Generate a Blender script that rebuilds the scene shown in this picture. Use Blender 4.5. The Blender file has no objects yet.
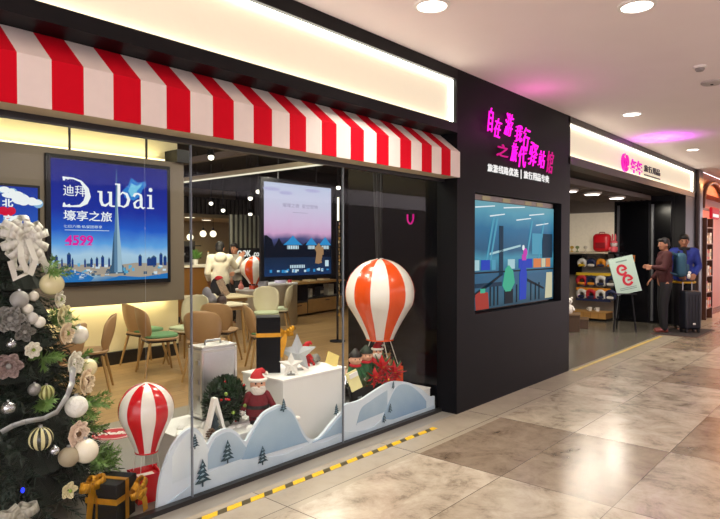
import bpy, bmesh, math, random
from mathutils import Vector, Matrix, noise as mnoise
random.seed(7)
PI = math.pi
SC = bpy.context.scene
COL = SC.collection

# ------------------------------------------------------------------ camera, world, exposure
cam_d = bpy.data.cameras.new('camera'); cam = bpy.data.objects.new('camera', cam_d); COL.objects.link(cam)
cam_d.sensor_width = 36.0; cam_d.lens = 36.0 * 600 / 720; cam_d.clip_start = 0.05; cam_d.clip_end = 100
cam.location = (0, 0, 1.55)
cam.rotation_euler = (math.radians(90 - 1.098), 0, math.atan(524 / 600) - PI / 2)
SC.camera = cam
SC.view_settings.view_transform = 'Standard'; SC.view_settings.look = 'None'
SC.view_settings.gamma = 1.0; SC.view_settings.exposure = 0.0; SC.view_settings.use_curve_mapping = False
w = bpy.data.worlds.new('world'); SC.world = w; w.use_nodes = True
w.node_tree.nodes['Background'].inputs[0].default_value = (0.95, 0.80, 0.85, 1)
w.node_tree.nodes['Background'].inputs[1].default_value = 3.7

def lamp(name, kind, loc, energy, color=(1, 1, 1), size=0.2, rot=(0, 0, 0), size_y=None, spot=None, parent=None, blend=.6):
    d = bpy.data.lights.new(name, kind); d.energy = energy; d.color = color
    if kind == 'AREA':
        d.size = size
        if size_y: d.shape = 'RECTANGLE'; d.size_y = size_y
        else: d.shape = 'DISK'
    elif kind == 'SPOT':
        d.shadow_soft_size = size; d.spot_size = math.radians(spot or 90); d.spot_blend = blend
    else: d.shadow_soft_size = size
    o = bpy.data.objects.new(name, d); COL.objects.link(o); o.location = loc; o.rotation_euler = rot
    if parent: o.parent = parent
    return o

# ------------------------------------------------------------------ helpers
def lin(h):
    h = h.lstrip('#'); c = [int(h[i:i + 2], 16) / 255 for i in (0, 2, 4)]
    return [x / 12.92 if x <= .04045 else ((x + .055) / 1.055) ** 2.4 for x in c]

MATS = {}
def mat(name, col='#808080', rough=.5, metal=0.0, emit=0.0, ecol=None, var=.10, scale=18.0, bump=0.0, coat=0.0, alpha=1.0, spec=.5):
    if name in MATS: return MATS[name]
    m = bpy.data.materials.new(name); m.use_nodes = True; nt = m.node_tree; b = nt.nodes['Principled BSDF']
    c = lin(col); b.inputs['Roughness'].default_value = rough; b.inputs['Metallic'].default_value = metal
    b.inputs['Specular IOR Level'].default_value = spec
    b.inputs['Coat Weight'].default_value = coat; b.inputs['Coat Roughness'].default_value = .08
    tc = nt.nodes.new('ShaderNodeTexCoord'); n = nt.nodes.new('ShaderNodeTexNoise'); n.inputs['Scale'].default_value = scale
    n.inputs['Detail'].default_value = 4
    nt.links.new(tc.outputs['Object'], n.inputs['Vector'])
    mx = nt.nodes.new('ShaderNodeMix'); mx.data_type = 'RGBA'
    mx.inputs[6].default_value = [x * (1 - var) for x in c] + [1]; mx.inputs[7].default_value = [min(1, x * (1 + var)) for x in c] + [1]
    nt.links.new(n.outputs['Fac'], mx.inputs[0]); nt.links.new(mx.outputs[2], b.inputs['Base Color'])
    if bump:
        bp = nt.nodes.new('ShaderNodeBump'); bp.inputs['Strength'].default_value = bump; bp.inputs['Distance'].default_value = .01
        nt.links.new(n.outputs['Fac'], bp.inputs['Height']); nt.links.new(bp.outputs[0], b.inputs['Normal'])
    if emit:
        e = lin(ecol or col); b.inputs['Emission Color'].default_value = e + [1]; b.inputs['Emission Strength'].default_value = emit
    MATS[name] = m
    return m

def glow(name, col, s=1.0, base='#050505'):
    return mat(name, base, .5, emit=s, ecol=col, spec=.08)

def grad_glow(name, stops, axis=2, s=1.0):
    """a lit screen whose picture is a gradient across its own generated coordinates"""
    m = bpy.data.materials.new(name); m.use_nodes = True; nt = m.node_tree; b = nt.nodes['Principled BSDF']
    b.inputs['Base Color'].default_value = (.005, .005, .005, 1); b.inputs['Roughness'].default_value = .4; b.inputs['Specular IOR Level'].default_value = .08
    tc = nt.nodes.new('ShaderNodeTexCoord'); sp = nt.nodes.new('ShaderNodeSeparateXYZ'); nt.links.new(tc.outputs['Generated'], sp.inputs[0])
    n = nt.nodes.new('ShaderNodeTexNoise'); n.inputs['Scale'].default_value = 5; nt.links.new(tc.outputs['Generated'], n.inputs['Vector'])
    ad = nt.nodes.new('ShaderNodeMath'); ad.operation = 'MULTIPLY_ADD'; ad.inputs[1].default_value = .12; ad.inputs[2].default_value = -.06
    nt.links.new(n.outputs['Fac'], ad.inputs[0])
    a2 = nt.nodes.new('ShaderNodeMath'); a2.operation = 'ADD'; nt.links.new(sp.outputs[axis], a2.inputs[0]); nt.links.new(ad.outputs[0], a2.inputs[1])
    r = nt.nodes.new('ShaderNodeValToRGB'); nt.links.new(a2.outputs[0], r.inputs[0])
    el = r.color_ramp.elements
    while len(el) > 1: el.remove(el[-1])
    el[0].position = stops[0][0]; el[0].color = lin(stops[0][1]) + [1]
    for p, c in stops[1:]:
        e = el.new(p); e.color = lin(c) + [1]
    nt.links.new(r.outputs[0], b.inputs['Emission Color']); b.inputs['Emission Strength'].default_value = s
    MATS[name] = m
    return m

class MB:
    def __init__(s): s.bm = bmesh.new(); s.mi = 0
    def m(s, i): s.mi = i; return s
    def _tag(s, faces):
        for f in faces: f.material_index = s.mi
    def box(s, c, size, rot=None, bevel=0, seg=2):
        M = Matrix.Translation(c)
        if rot is not None: M = M @ (rot.to_4x4() if isinstance(rot, Matrix) else Matrix.Rotation(rot, 4, 'Z'))
        M = M @ Matrix.Diagonal((size[0], size[1], size[2], 1))
        r = bmesh.ops.create_cube(s.bm, size=1, matrix=M); vs = r['verts']
        fs = set(f for v in vs for f in v.link_faces)
        if bevel:
            es = list(set(e for v in vs for e in v.link_edges))
            rr = bmesh.ops.bevel(s.bm, geom=es, offset=bevel, segments=seg, affect='EDGES', profile=.5)
            fs = set(f for f in fs if f.is_valid) | set(rr['faces'])
            fs |= set(f for v in rr['verts'] for f in v.link_faces)
        s._tag(fs); return s
    def b2(s, x0, x1, y0, y1, z0, z1, bevel=0):
        return s.box(((x0 + x1) / 2, (y0 + y1) / 2, (z0 + z1) / 2), (x1 - x0, y1 - y0, z1 - z0), bevel=bevel)
    def ring_surface(s, rings, cap=True, closed=False):
        vr = [[s.bm.verts.new(p) for p in r] for r in rings]; fs = []
        n = len(vr[0]); L = len(vr)
        for i in range(L if closed else L - 1):
            a = vr[i]; b = vr[(i + 1) % L]
            for j in range(n):
                try: fs.append(s.bm.faces.new((a[j], a[(j + 1) % n], b[(j + 1) % n], b[j])))
                except ValueError: pass
        if cap and not closed:
            for r in (vr[0][::-1], vr[-1]):
                try: fs.append(s.bm.faces.new(r))
                except ValueError: pass
        s._tag(fs); return s
    def tube(s, pts, r, seg=8, closed=False, cap=True):
        pts = [Vector(p) for p in pts]; n = len(pts); rings = []
        rr = r if isinstance(r, (list, tuple)) else [r] * n
        prev = None
        for i, p in enumerate(pts):
            if closed: t = pts[(i + 1) % n] - pts[i - 1]
            else: t = pts[min(i + 1, n - 1)] - pts[max(i - 1, 0)]
            t.normalize()
            if prev is None:
                a = Vector((0, 0, 1)) if abs(t.z) < .9 else Vector((1, 0, 0)); u = t.cross(a).normalized()
            else:
                u = (prev - t * prev.dot(t)).normalized()
            prev = u; v = t.cross(u)
            rings.append([p + (u * math.cos(2 * PI * k / seg) + v * math.sin(2 * PI * k / seg)) * rr[i] for k in range(seg)])
        return s.ring_surface(rings, cap, closed)
    def cyl(s, p0, p1, r0, r1=None, seg=14):
        return s.tube([p0, p1], [r0, r0 if r1 is None else r1], seg)
    def lathe(s, prof, seg=20, c=(0, 0, 0), cap=True):
        return s.ring_surface([[(c[0] + r * math.cos(2 * PI * k / seg), c[1] + r * math.sin(2 * PI * k / seg), c[2] + z) for k in range(seg)] for r, z in prof], cap)
    def ell(s, c, r, seg=14, rings=9, rot=None):
        if not isinstance(r, (tuple, list)): r = (r, r, r)
        M = Matrix.Translation(c) @ (rot.to_4x4() if rot is not None else Matrix.Identity(4)) @ Matrix.Diagonal((r[0], r[1], r[2], 1))
        q = bmesh.ops.create_uvsphere(s.bm, u_segments=seg, v_segments=rings, radius=1, matrix=M)
        s._tag(set(f for v in q['verts'] for f in v.link_faces)); return s
    def prism(s, pts, d0, d1, plane='XZ'):
        """a closed outline given thickness along the axis left over"""
        def P(a, b, d): return {'XZ': (a, d, b), 'YZ': (d, a, b), 'XY': (a, b, d)}[plane]
        f0 = [s.bm.verts.new(P(a, b, d0)) for a, b in pts]; f1 = [s.bm.verts.new(P(a, b, d1)) for a, b in pts]; n = len(pts); fs = []
        fs.append(s.bm.faces.new(f0)); fs.append(s.bm.faces.new(f1[::-1]))
        for i in range(n): fs.append(s.bm.faces.new((f0[i], f1[i], f1[(i + 1) % n], f0[(i + 1) % n])))
        s._tag(fs); return s
    def stroke(s, pts, wd, d0, d1):
        """a flat ribbon stroke in XZ, given thickness"""
        n = len(pts); ww = wd if isinstance(wd, (list, tuple)) else [wd] * n; L = []; R = []
        for i in range(n):
            a = Vector(pts[max(i - 1, 0)]); b = Vector(pts[min(i + 1, n - 1)]); t = (b - a).normalized(); q = Vector((-t.y, t.x)) * ww[i] / 2
            p = Vector(pts[i]); L.append(tuple(p + q)); R.append(tuple(p - q))
        for i in range(n - 1): s.prism([L[i], L[i + 1], R[i + 1], R[i]], d0, d1)
        return s
    def poly(s, pts):
        f = s.bm.faces.new([s.bm.verts.new(p) for p in pts]); s._tag([f]); return s
    def hull(s, p0, r0, p1, r1, n=10):
        """a rounded limb that tapers from r0 to r1"""
        t = bmesh.new()
        for p, r in ((p0, r0), (p1, r1)):
            bmesh.ops.create_icosphere(t, subdivisions=2, radius=r, matrix=Matrix.Translation(p))
        q = bmesh.ops.convex_hull(t, input=t.verts[:])
        bmesh.ops.delete(t, geom=[v for v in t.verts if not v.link_faces], context='VERTS')
        mp = {}
        for f in t.faces:
            vs = []
            for v in f.verts:
                if v.index not in mp or True:
                    k = tuple(round(x, 6) for x in v.co)
                    if k not in mp: mp[k] = s.bm.verts.new(v.co)
                    vs.append(mp[k])
            try: s._tag([s.bm.faces.new(vs)])
            except ValueError: pass
        t.free(); return s
    def join(s, me, M=None):
        a = len(s.bm.faces); s.bm.from_mesh(me); s.bm.faces.ensure_lookup_table(); s.bm.verts.ensure_lookup_table()
        fs = s.bm.faces[a:]; s._tag(fs)
        if M is not None:
            vs = set(v for f in fs for v in f.verts)
            for v in vs: v.co = M @ v.co
        return s
    def build(s, name, mats, parent=None, loc=None, rot=None, smooth=None, fix=True):
        if fix: bmesh.ops.recalc_face_normals(s.bm, faces=s.bm.faces[:])
        me = bpy.data.meshes.new(name); s.bm.to_mesh(me); s.bm.free()
        if not isinstance(mats, (list, tuple)): mats = [mats]
        for x in mats: me.materials.append(x)
        if smooth:
            for p in me.polygons: p.use_smooth = True
            me.set_sharp_from_angle(angle=math.radians(smooth))
        o = bpy.data.objects.new(name, me); COL.objects.link(o)
        if parent: o.parent = parent
        if loc: o.location = loc
        if rot: o.rotation_euler = rot
        return o

def baked(o, mods):
    """apply modifiers to an object's mesh"""
    for t, kw in mods:
        md = o.modifiers.new(t, t)
        for k, v in kw.items(): setattr(md, k, v)
    dg = bpy.context.evaluated_depsgraph_get(); me = bpy.data.meshes.new_from_object(o.evaluated_get(dg)); o.modifiers.clear()
    old = o.data; ms = list(old.materials); o.data = me; me.materials.clear()
    for x in ms: me.materials.append(x)
    bpy.data.meshes.remove(old)
    return o

def text_mesh(body, size=1, extrude=0.0, shear=0.0, bold=0.0):
    c = bpy.data.curves.new('t', 'FONT'); c.body = body; c.size = size; c.extrude = extrude; c.shear = shear; c.offset = bold
    c.resolution_u = 3; c.align_x = 'LEFT'
    o = bpy.data.objects.new('t', c); COL.objects.link(o)
    dg = bpy.context.evaluated_depsgraph_get(); me = bpy.data.meshes.new_from_object(o.evaluated_get(dg))
    bpy.data.objects.remove(o); bpy.data.curves.remove(c)
    return me

def add_text(mb, body, x0, x1, z0, z1, y, depth=.004, shear=0.0, bold=0.0, rot=0.0):
    """lettering that fills the box x0..x1, z0..z1 on a plane facing -Y"""
    me = text_mesh(body, 1, .5, shear, bold)
    xs = [v.co.x for v in me.vertices]; ys = [v.co.y for v in me.vertices]
    if not xs: return mb
    ax, bx, ay, by = min(xs), max(xs), min(ys), max(ys)
    sx = (x1 - x0) / (bx - ax); sy = (z1 - z0) / (by - ay)
    M = Matrix(((sx, 0, 0, x0 - ax * sx), (0, 0, -depth, y), (0, sy, 0, z0 - ay * sy), (0, 0, 0, 1)))
    if rot:
        cx, cz = (x0 + x1) / 2, (z0 + z1) / 2
        M = Matrix.Translation((cx, y, cz)) @ Matrix.Rotation(rot, 4, 'Y') @ Matrix.Translation((-cx, -y, -cz)) @ M
    mb.join(me, M); bpy.data.meshes.remove(me)
    return mb

def tag(o, label, cat, group=None, kind=None):
    o['label'] = label; o['category'] = cat
    if group: o['group'] = group
    if kind: o['kind'] = kind
    return o
def thing(name, label, cat, loc=(0, 0, 0), rz=0.0, group=None):
    o = bpy.data.objects.new(name, None); COL.objects.link(o); o.location = loc; o.rotation_euler = (0, 0, rz); o.empty_display_size = .1
    return tag(o, label, cat, group)
def struct(o):
    o['kind'] = 'structure'; return o
def copy_tree(o, parent=None):
    c = o.copy(); COL.objects.link(c)
    if parent: c.parent = parent
    for ch in list(o.children): copy_tree(ch, c)
    return c
def aim_rot(p, q):
    return (Vector(q) - Vector(p)).to_track_quat('-Z', 'Y').to_euler()
def dup(root, loc, rz, label, group=None):
    c = copy_tree(root); c.location = loc; c.rotation_euler = (0, 0, rz); c['label'] = label
    if group: c['group'] = group
    return c

# ------------------------------------------------------------------ shared materials
BLACK = mat('black_paint', '#101115', .45, var=.15, scale=6, spec=.3)
BLACKGLOSS = mat('black_gloss', '#0b0c10', .16, var=.2, scale=4, spec=.3)
DARK = mat('dark_grey', '#1b1c1f', .6)
WHITE = mat('white_paint', '#e6e3dc', .45)
CEIL = mat('ceiling_paint', '#f2e8e8', .7, var=.03, scale=3)
STEEL = mat('brushed_steel', '#b9bbbd', .32, metal=1)
GOLD = mat('gold_ribbon', '#c98f1e', .34, metal=.55, var=.25, scale=30)
WOODLIGHT = mat('pale_wood', '#b58a4e', .5, var=.2, scale=9)

def floor_material():
    m = bpy.data.materials.new('marble_tiles'); m.use_nodes = True; nt = m.node_tree; N = nt.nodes.new; L = nt.links.new
    b = nt.nodes['Principled BSDF']
    tc = N('ShaderNodeTexCoord'); sp = N('ShaderNodeSeparateXYZ'); L(tc.outputs['Object'], sp.inputs[0])
    def math_(op, a, bb=None, c=None):
        q = N('ShaderNodeMath'); q.operation = op
        for i, x in enumerate((a, bb, c)):
            if x is None: continue
            if isinstance(x, (int, float)): q.inputs[i].default_value = x
            else: L(x, q.inputs[i])
        return q.outputs[0]
    tx = math_('DIVIDE', math_('SUBTRACT', sp.outputs[0], 4.96), 1.28); ty = math_('DIVIDE', math_('SUBTRACT', sp.outputs[1], 1.205), .735)
    ix = math_('FLOOR', tx); iy = math_('FLOOR', ty); fx = math_('FRACT', tx); fy = math_('FRACT', ty)
    cb = N('ShaderNodeCombineXYZ'); L(ix, cb.inputs[0]); L(iy, cb.inputs[1])
    wn = N('ShaderNodeTexWhiteNoise'); wn.noise_dimensions = '3D'; L(cb.outputs[0], wn.inputs['Vector'])
    rp = N('ShaderNodeValToRGB'); L(wn.outputs['Value'], rp.inputs[0]); rp.color_ramp.interpolation = 'CONSTANT'
    cols = ['#aba293', '#8f8272', '#b0a796', '#998d7d', '#b9b0a0', '#877a6b', '#a3998a']
    el = rp.color_ramp.elements; el[0].color = lin(cols[0]) + [1]; el[1].position = .15; el[1].color = lin(cols[1]) + [1]
    for i, c in enumerate(cols[2:]):
        e = el.new(.3 + i * .14); e.color = lin(c) + [1]
    # veins, shifted tile by tile
    ofs = N('ShaderNodeVectorMath'); ofs.operation = 'MULTIPLY_ADD'; L(wn.outputs['Color'], ofs.inputs[0]); ofs.inputs[1].default_value = (30, 30, 30); L(tc.outputs['Object'], ofs.inputs[2])
    n1 = N('ShaderNodeTexNoise'); n1.inputs['Scale'].default_value = 3.6; n1.inputs['Detail'].default_value = 12; n1.inputs['Roughness'].default_value = .74; n1.inputs['Distortion'].default_value = .35; L(ofs.outputs[0], n1.inputs['Vector'])
    r1 = N('ShaderNodeValToRGB'); L(n1.outputs['Fac'], r1.inputs[0])
    e = r1.color_ramp.elements; e[0].position = .34; e[0].color = (.40, .36, .32, 1); e[1].position = .62; e[1].color = (1.12, 1.1, 1.06, 1)
    q = e.new(.47); q.color = (.86, .82, .77, 1)
    mu = N('ShaderNodeMix'); mu.data_type = 'RGBA'; mu.blend_type = 'MULTIPLY'; mu.inputs[0].default_value = 1; L(rp.outputs[0], mu.inputs[6]); L(r1.outputs[0], mu.inputs[7])
    # pale border course along the shopfronts
    bd = math_('GREATER_THAN', sp.outputs[1], 2.62)
    mb_ = N('ShaderNodeMix'); mb_.data_type = 'RGBA'; L(math_('MULTIPLY', bd, .75), mb_.inputs[0]); L(mu.outputs[2], mb_.inputs[6]); mb_.inputs[7].default_value = lin('#a9a08d') + [1]
    gx = math_('LESS_THAN', math_('ABSOLUTE', math_('SUBTRACT', fx, .5)), .4975); gy = math_('LESS_THAN', math_('ABSOLUTE', math_('SUBTRACT', fy, .5)), .4965)
    g = math_('MULTIPLY', gx, gy)
    mg = N('ShaderNodeMix'); mg.data_type = 'RGBA'; L(g, mg.inputs[0]); mg.inputs[6].default_value = lin('#5a4f44') + [1]; L(mb_.outputs[2], mg.inputs[7])
    L(mg.outputs[2], b.inputs['Base Color'])
    rr = N('ShaderNodeMapRange'); L(n1.outputs['Fac'], rr.inputs[0]); rr.inputs[3].default_value = .17; rr.inputs[4].default_value = .30; L(rr.outputs[0], b.inputs['Roughness'])
    b.inputs['Specular IOR Level'].default_value = .75
    return m

def plank_material(name, c1, c2, scale=1.0, rough=.35):
    m = bpy.data.materials.new(name); m.use_nodes = True; nt = m.node_tree; b = nt.nodes['Principled BSDF']
    tc = nt.nodes.new('ShaderNodeTexCoord'); bk = nt.nodes.new('ShaderNodeTexBrick'); nt.links.new(tc.outputs['Object'], bk.inputs['Vector'])
    bk.inputs['Color1'].default_value = lin(c1) + [1]; bk.inputs['Color2'].default_value = lin(c2) + [1]; bk.inputs['Mortar'].default_value = [x * .5 for x in lin(c2)] + [1]
    bk.inputs['Scale'].default_value = scale; bk.inputs['Mortar Size'].default_value = .004; bk.inputs['Brick Width'].default_value = 1.2; bk.inputs['Row Height'].default_value = .16
    nt.links.new(bk.outputs['Color'], b.inputs['Base Color']); b.inputs['Roughness'].default_value = rough
    return m

def glass_material():
    m = bpy.data.materials.new('clear_glass'); m.use_nodes = True; nt = m.node_tree
    for n in list(nt.nodes):
        if n.type != 'OUTPUT_MATERIAL': nt.nodes.remove(n)
    out = [n for n in nt.nodes if n.type == 'OUTPUT_MATERIAL'][0]
    t = nt.nodes.new('ShaderNodeBsdfTransparent'); t.inputs[0].default_value = (.95, .97, .96, 1)
    g = nt.nodes.new('ShaderNodeBsdfGlossy'); g.inputs['Roughness'].default_value = .02; g.inputs[0].default_value = (.9, .9, .9, 1)
    f = nt.nodes.new('ShaderNodeFresnel'); f.inputs[0].default_value = 1.3
    mx = nt.nodes.new('ShaderNodeMixShader'); ge = nt.nodes.new('ShaderNodeNewGeometry'); iv = nt.nodes.new('ShaderNodeMath'); iv.operation = 'SUBTRACT'; iv.inputs[0].default_value = 1; nt.links.new(ge.outputs['Backfacing'], iv.inputs[1])
    mu = nt.nodes.new('ShaderNodeMath'); mu.operation = 'MULTIPLY'; nt.links.new(f.outputs[0], mu.inputs[0]); nt.links.new(iv.outputs[0], mu.inputs[1]); m2 = nt.nodes.new('ShaderNodeMath'); m2.operation = 'MULTIPLY'; m2.inputs[1].default_value = .55; nt.links.new(mu.outputs[0], m2.inputs[0]); nt.links.new(m2.outputs[0], mx.inputs[0]); nt.links.new(t.outputs[0], mx.inputs[1]); nt.links.new(g.outputs[0], mx.inputs[2])
    nt.links.new(mx.outputs[0], out.inputs[0])
    return m
GLASS = glass_material()

# ------------------------------------------------------------------ the setting
struct(MB().b2(-4, 34, -10, 3.0, -.06, 0).build('floor', floor_material()))
FB = mat('store_floor_grey', '#5d594f', .25, var=.15, scale=2)
struct(MB().b2(-4, 4.78, 3.0, 5.15, -.06, 0).build('floor_window_display', mat('display_floor_grey', '#8b877d', .3, var=.12, scale=2)))
struct(MB().b2(-4, 13, 5.15, 17.2, -.06, 0).build('floor_shop', plank_material('oak_floor', '#a8875a', '#93744a')))
struct(MB().b2(14.05, 34, 3.0, 3.4, -.06, 0).build('floor_orange_shop', FB))
struct(MB().b2(7.36, 14.05, 3.0, 6.3, -.06, 0).build('floor_store', FB))
struct(MB().b2(-4, 34, -5, 2.98, 3.2, 3.3).build('ceiling', CEIL))
struct(MB().b2(-4, 13, 3.2, 17.2, 3.5, 3.56).build('ceiling_shop', mat('black_ceiling', '#141619', .8)))
struct(MB().b2(7.36, 14.05, 3.2, 6.3, 2.62, 2.7).build('ceiling_store', mat('store_ceiling', '#2a2623', .6)))
struct(MB().b2(-4, 34, -10.1, -10, 0, 3.3).build('wall_opposite', mat('opposite_wall', '#8d7f7c', .6)))
# back of the seating area: cream wall, taupe screen panel standing off it
CREAM = mat('cream_wall', '#d9cc9f', .6, var=.05, scale=3)
struct(MB().b2(-4, 4.82, 7.72, 7.9, 0, 3.5).build('wall_back', CREAM))
struct(MB().b2(-4, 4.80, 7.68, 7.72, 0, .17).build('baseboard_back', mat('black_skirting', '#15130f', .4)))
struct(MB().b2(-4, 4.76, 7.46, 7.6, .82, 2.745, bevel=.004).build('wall_screen_panel', mat('taupe_panel', '#6b6052', .6, var=.06, scale=3)))
struct(MB().b2(-4, -3.9, 3, 8, 0, 3.5).build('wall_left', CREAM))
struct(MB().b2(4.80, 4.95, 3.2, 4.36, 0, 3.5).build('wall_right', BLACKGLOSS))
struct(MB().b2(-4, 14, 17.0, 17.2, 0, 3.5).build('wall_far', mat('beige_far_wall', '#a3947a', .6)))
struct(MB().b2(8.95, 12.9, 10.95, 11.05, 0, 3.5).build('wall_inner', DARK))
struct(MB().b2(12.9, 13.0, 6.4, 17, 0, 3.5).build('wall_far_right', DARK))
struct(MB().b2(4.95, 7.26, 4.2, 4.36, 0, 3.5).build('wall_pillar_back', DARK))
# the black pillar between the two shops, with a niche for its screen
F0, F1 = 2.98, 3.2
pb = MB()
pb.b2(4.78, 5.10, F0, F1, 0, 3.2).b2(7.16, 7.42, F0, F1, 0, 3.2).b2(5.10, 7.16, F0, F1, 0, .905).b2(5.10, 7.16, F0, F1, 2.09, 3.2).b2(5.10, 7.16, 3.12, F1, .905, 2.09)
struct(pb.build('wall_pillar', mat('charcoal_cladding', '#0c0d10', .5, var=.18, scale=3, spec=.12)))
struct(MB().b2(4.95, 7.26, 3.2, 4.2, 0, 3.5).build('wall_pillar_core', DARK))
# fascias: the black beams above and below the two light boxes
BEAM = mat('fascia_black', '#0f1013', .45, var=.1, spec=.2)
struct(MB().b2(-4, 4.78, F0, F1, 3.10, 3.2).b2(-4, 4.78, 3.06, F1, 2.66, 3.1).b2(-4, 4.78, F0, F1, 2.615, 2.70).b2(4.76, 4.78, F0, F1, 2.7, 3.1).build('wall_fascia', BEAM))
struct(MB().b2(-4, 4.78, 3.17, F1, 2.2, 2.62).b2(-4, 4.78, F1, 3.4, 3.1, 3.5).build('wall_transom', BEAM))
struct(MB().b2(7.36, 14.15, F0, F1, 3.12, 3.2).b2(7.36, 14.15, 3.06, F1, 2.66, 3.12).b2(7.36, 14.15, F0, F1, 2.60, 2.705).b2(14.0, 14.15, F0, F1, 2.6, 3.2).build('wall_fascia_store', mat('fascia_brown', '#2b2623', .4)))
# store beyond the pillar: its right wall faces us, black doors near the front, white shelving wall behind
struct(MB().b2(13.3, 13.45, 4.36, 6.2, 0, 2.62).build('wall_store_right', mat('store_shelf_wall', '#8d8578', .6)))
struct(MB().b2(13.285, 13.3, 4.36, 6.2, 1.47, 2.32).build('wall_store_upper_panel', mat('store_wall_glow', '#e8e0cc', .5, emit=.16, ecol='#f5e6c4')))  # white wall given a faint glow of its own to brighten it
struct(MB().b2(13.3, 14.15, 2.99, 3.2, 0, 2.62).build('wall_store_front', BLACK))
struct(MB().b2(13.28, 13.45, 3.2, 4.36, 0, 2.62).build('wall_store_black', BLACK))
struct(MB().b2(7.36, 13.45, 6.2, 6.3, 0, 2.7).build('wall_store_back', DARK))
struct(MB().b2(7.26, 7.36, 3.2, 6.3, 0, 2.7).build('wall_store_left', DARK))
# glazing of the window: four panes, dark joints, bottom rail
xs = [-.65, .71, 2.065, 3.42, 4.78]
for i in range(4):
    o = struct(MB().b2(xs[i] + .004, xs[i + 1] - .004, 3.158, 3.168, .03, 2.2).build('window_%d' % (i + 1), GLASS))
JM = mat('glass_joint', '#6f7880', .3)
for i, x in enumerate(xs[2:4]): struct(MB().b2(x - .004, x + .004, 3.155, 3.171, .03, 2.2).build('trim_%d' % (i + 1), JM))
struct(MB().b2(-4, 4.78, 3.14, 3.186, 0, .03).build('trim_bottom_rail', mat('rail_black', '#1c1c1c', .4)))
struct(MB().b2(-4, 4.78, 3.12, 3.17, 2.17, 2.2).build('trim_top_rail', mat('rail_dark', '#222326', .4)))
# seams and hangers above the screen panel
for i, x in enumerate((3.197, 4.209)):
    struct(MB().b2(x - .012, x + .012, 7.48, 7.5, 2.745, 3.5).build('trim_hanger_%d' % (i + 1), BLACK))
struct(MB().b2(4.62, 4.82, 7.4, 7.72, 2.745, 2.92).build('trim_duct_end', BLACK))
# ------------------------------------------------------------------ mall ceiling lamps
LENS = glow('lamp_lens', '#fff6ea', 7.0)
RIM = mat('lamp_rim', '#e9e6e2', .4)
def downlight(x, y, label, power, r=.1, z=3.2):
    t = thing('ceiling_downlight', label, 'ceiling light', (x, y, z), group='downlights in the mall ceiling')
    MB().lathe([(r, 0), (r * 1.25, 0), (r * 1.25, -.012), (r * 1.02, -.016), (r, 0)], 24, cap=False).build('rim', RIM, t, smooth=40)
    MB().lathe([(.001, -.006), (r, -.006)], 24, cap=False).build('lens', LENS, t)
    lamp('downlight_lamp', 'SPOT', (0, 0, -.03), power * 3.4, (1, .93, .84), r * .8, parent=t, spot=118, blend=.9)
downlight(3.41, 2.33, 'round ceiling downlight above the long lit panel, nearest one to the awning', 42)
downlight(4.33, 1.285, 'round ceiling downlight cut by the top edge of the photo, farther out from the shopfronts', 42)
downlight(7.77, 2.353, 'round ceiling downlight above the start of the second lit sign panel', 42)
downlight(11.23, 2.425, 'round ceiling downlight beyond the purple patch on the ceiling', 42, .09)
for x, y in ((-.6, 2.33), (.2, .2), (4.3, -1.2), (8.6, .2), (13, .2), (8.8, -2.6), (15.2, 2.3)):  # unseen downlights, kept because they light the scene
    downlight(x, y, 'unseen ceiling downlight outside the view, kept to light the scene', 42)
for i, (x, y, lab) in enumerate(((6.157, 1.28, 'small round smoke detector on the mall ceiling, nearer of the two'), (6.82, 1.31, 'flat round ceiling sensor beside the smoke detector at the photo edge'))):
    t = thing('smoke_detector', lab, 'smoke detector', (x, y, 3.2))
    if i == 0:
        MB().lathe([(.055, 0), (.055, -.015), (.045, -.02)], 18).build('base', RIM, t, smooth=40)
        MB().lathe([(.04, -.02), (.04, -.03), (.03, -.045), (.001, -.047)], 18).build('sensor_head', mat('detector_grey', '#8c8684', .5), t, smooth=40)
    else:
        MB().lathe([(.1, 0), (.1, -.012), (.085, -.022), (.001, -.024)], 20).build('base', mat('sensor_grey', '#b0a8a5', .5), t, smooth=40)
        MB().ell((0, 0, -.024), (.015, .015, .008)).build('indicator', DARK, t)

# ------------------------------------------------------------------ awning
RED = mat('awning_red', '#cf0420', .8, var=.04, spec=.15); AW = mat('awning_white', '#e9e1d8', .6, var=.04)
aw = thing('striped_awning', 'long red and white striped awning over the shop window', 'awning', (0, 0, 0))
mb = MB(); n = 0
P = .1495; x = 1.18 - P * 13
prof = [(3.168, 2.612), (2.95, 2.432), (2.95, 2.2), (2.962, 2.2), (2.962, 2.426), (3.168, 2.596)]
while x < 4.77:
    x1 = min(x + P, 4.765)
    if x1 > 4.70: x1 = 4.765
    k = round((x - 1.18) / P)
    mb.m(k % 2).prism(prof, x, x1, 'YZ'); x = x1
    if x >= 4.765: break
mb.build('canopy', [RED, AW], aw)
MB().b2(-.8, 4.765, 2.962, 3.14, 2.2, 2.212).build('soffit', mat('awning_soffit', '#b5a98f', .45), aw)
MB().prism([(3.168, 2.612), (2.95, 2.432), (2.95, 2.2), (3.14, 2.2)], 4.765, 4.777, 'YZ').build('end_cap', AW, aw)

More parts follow.
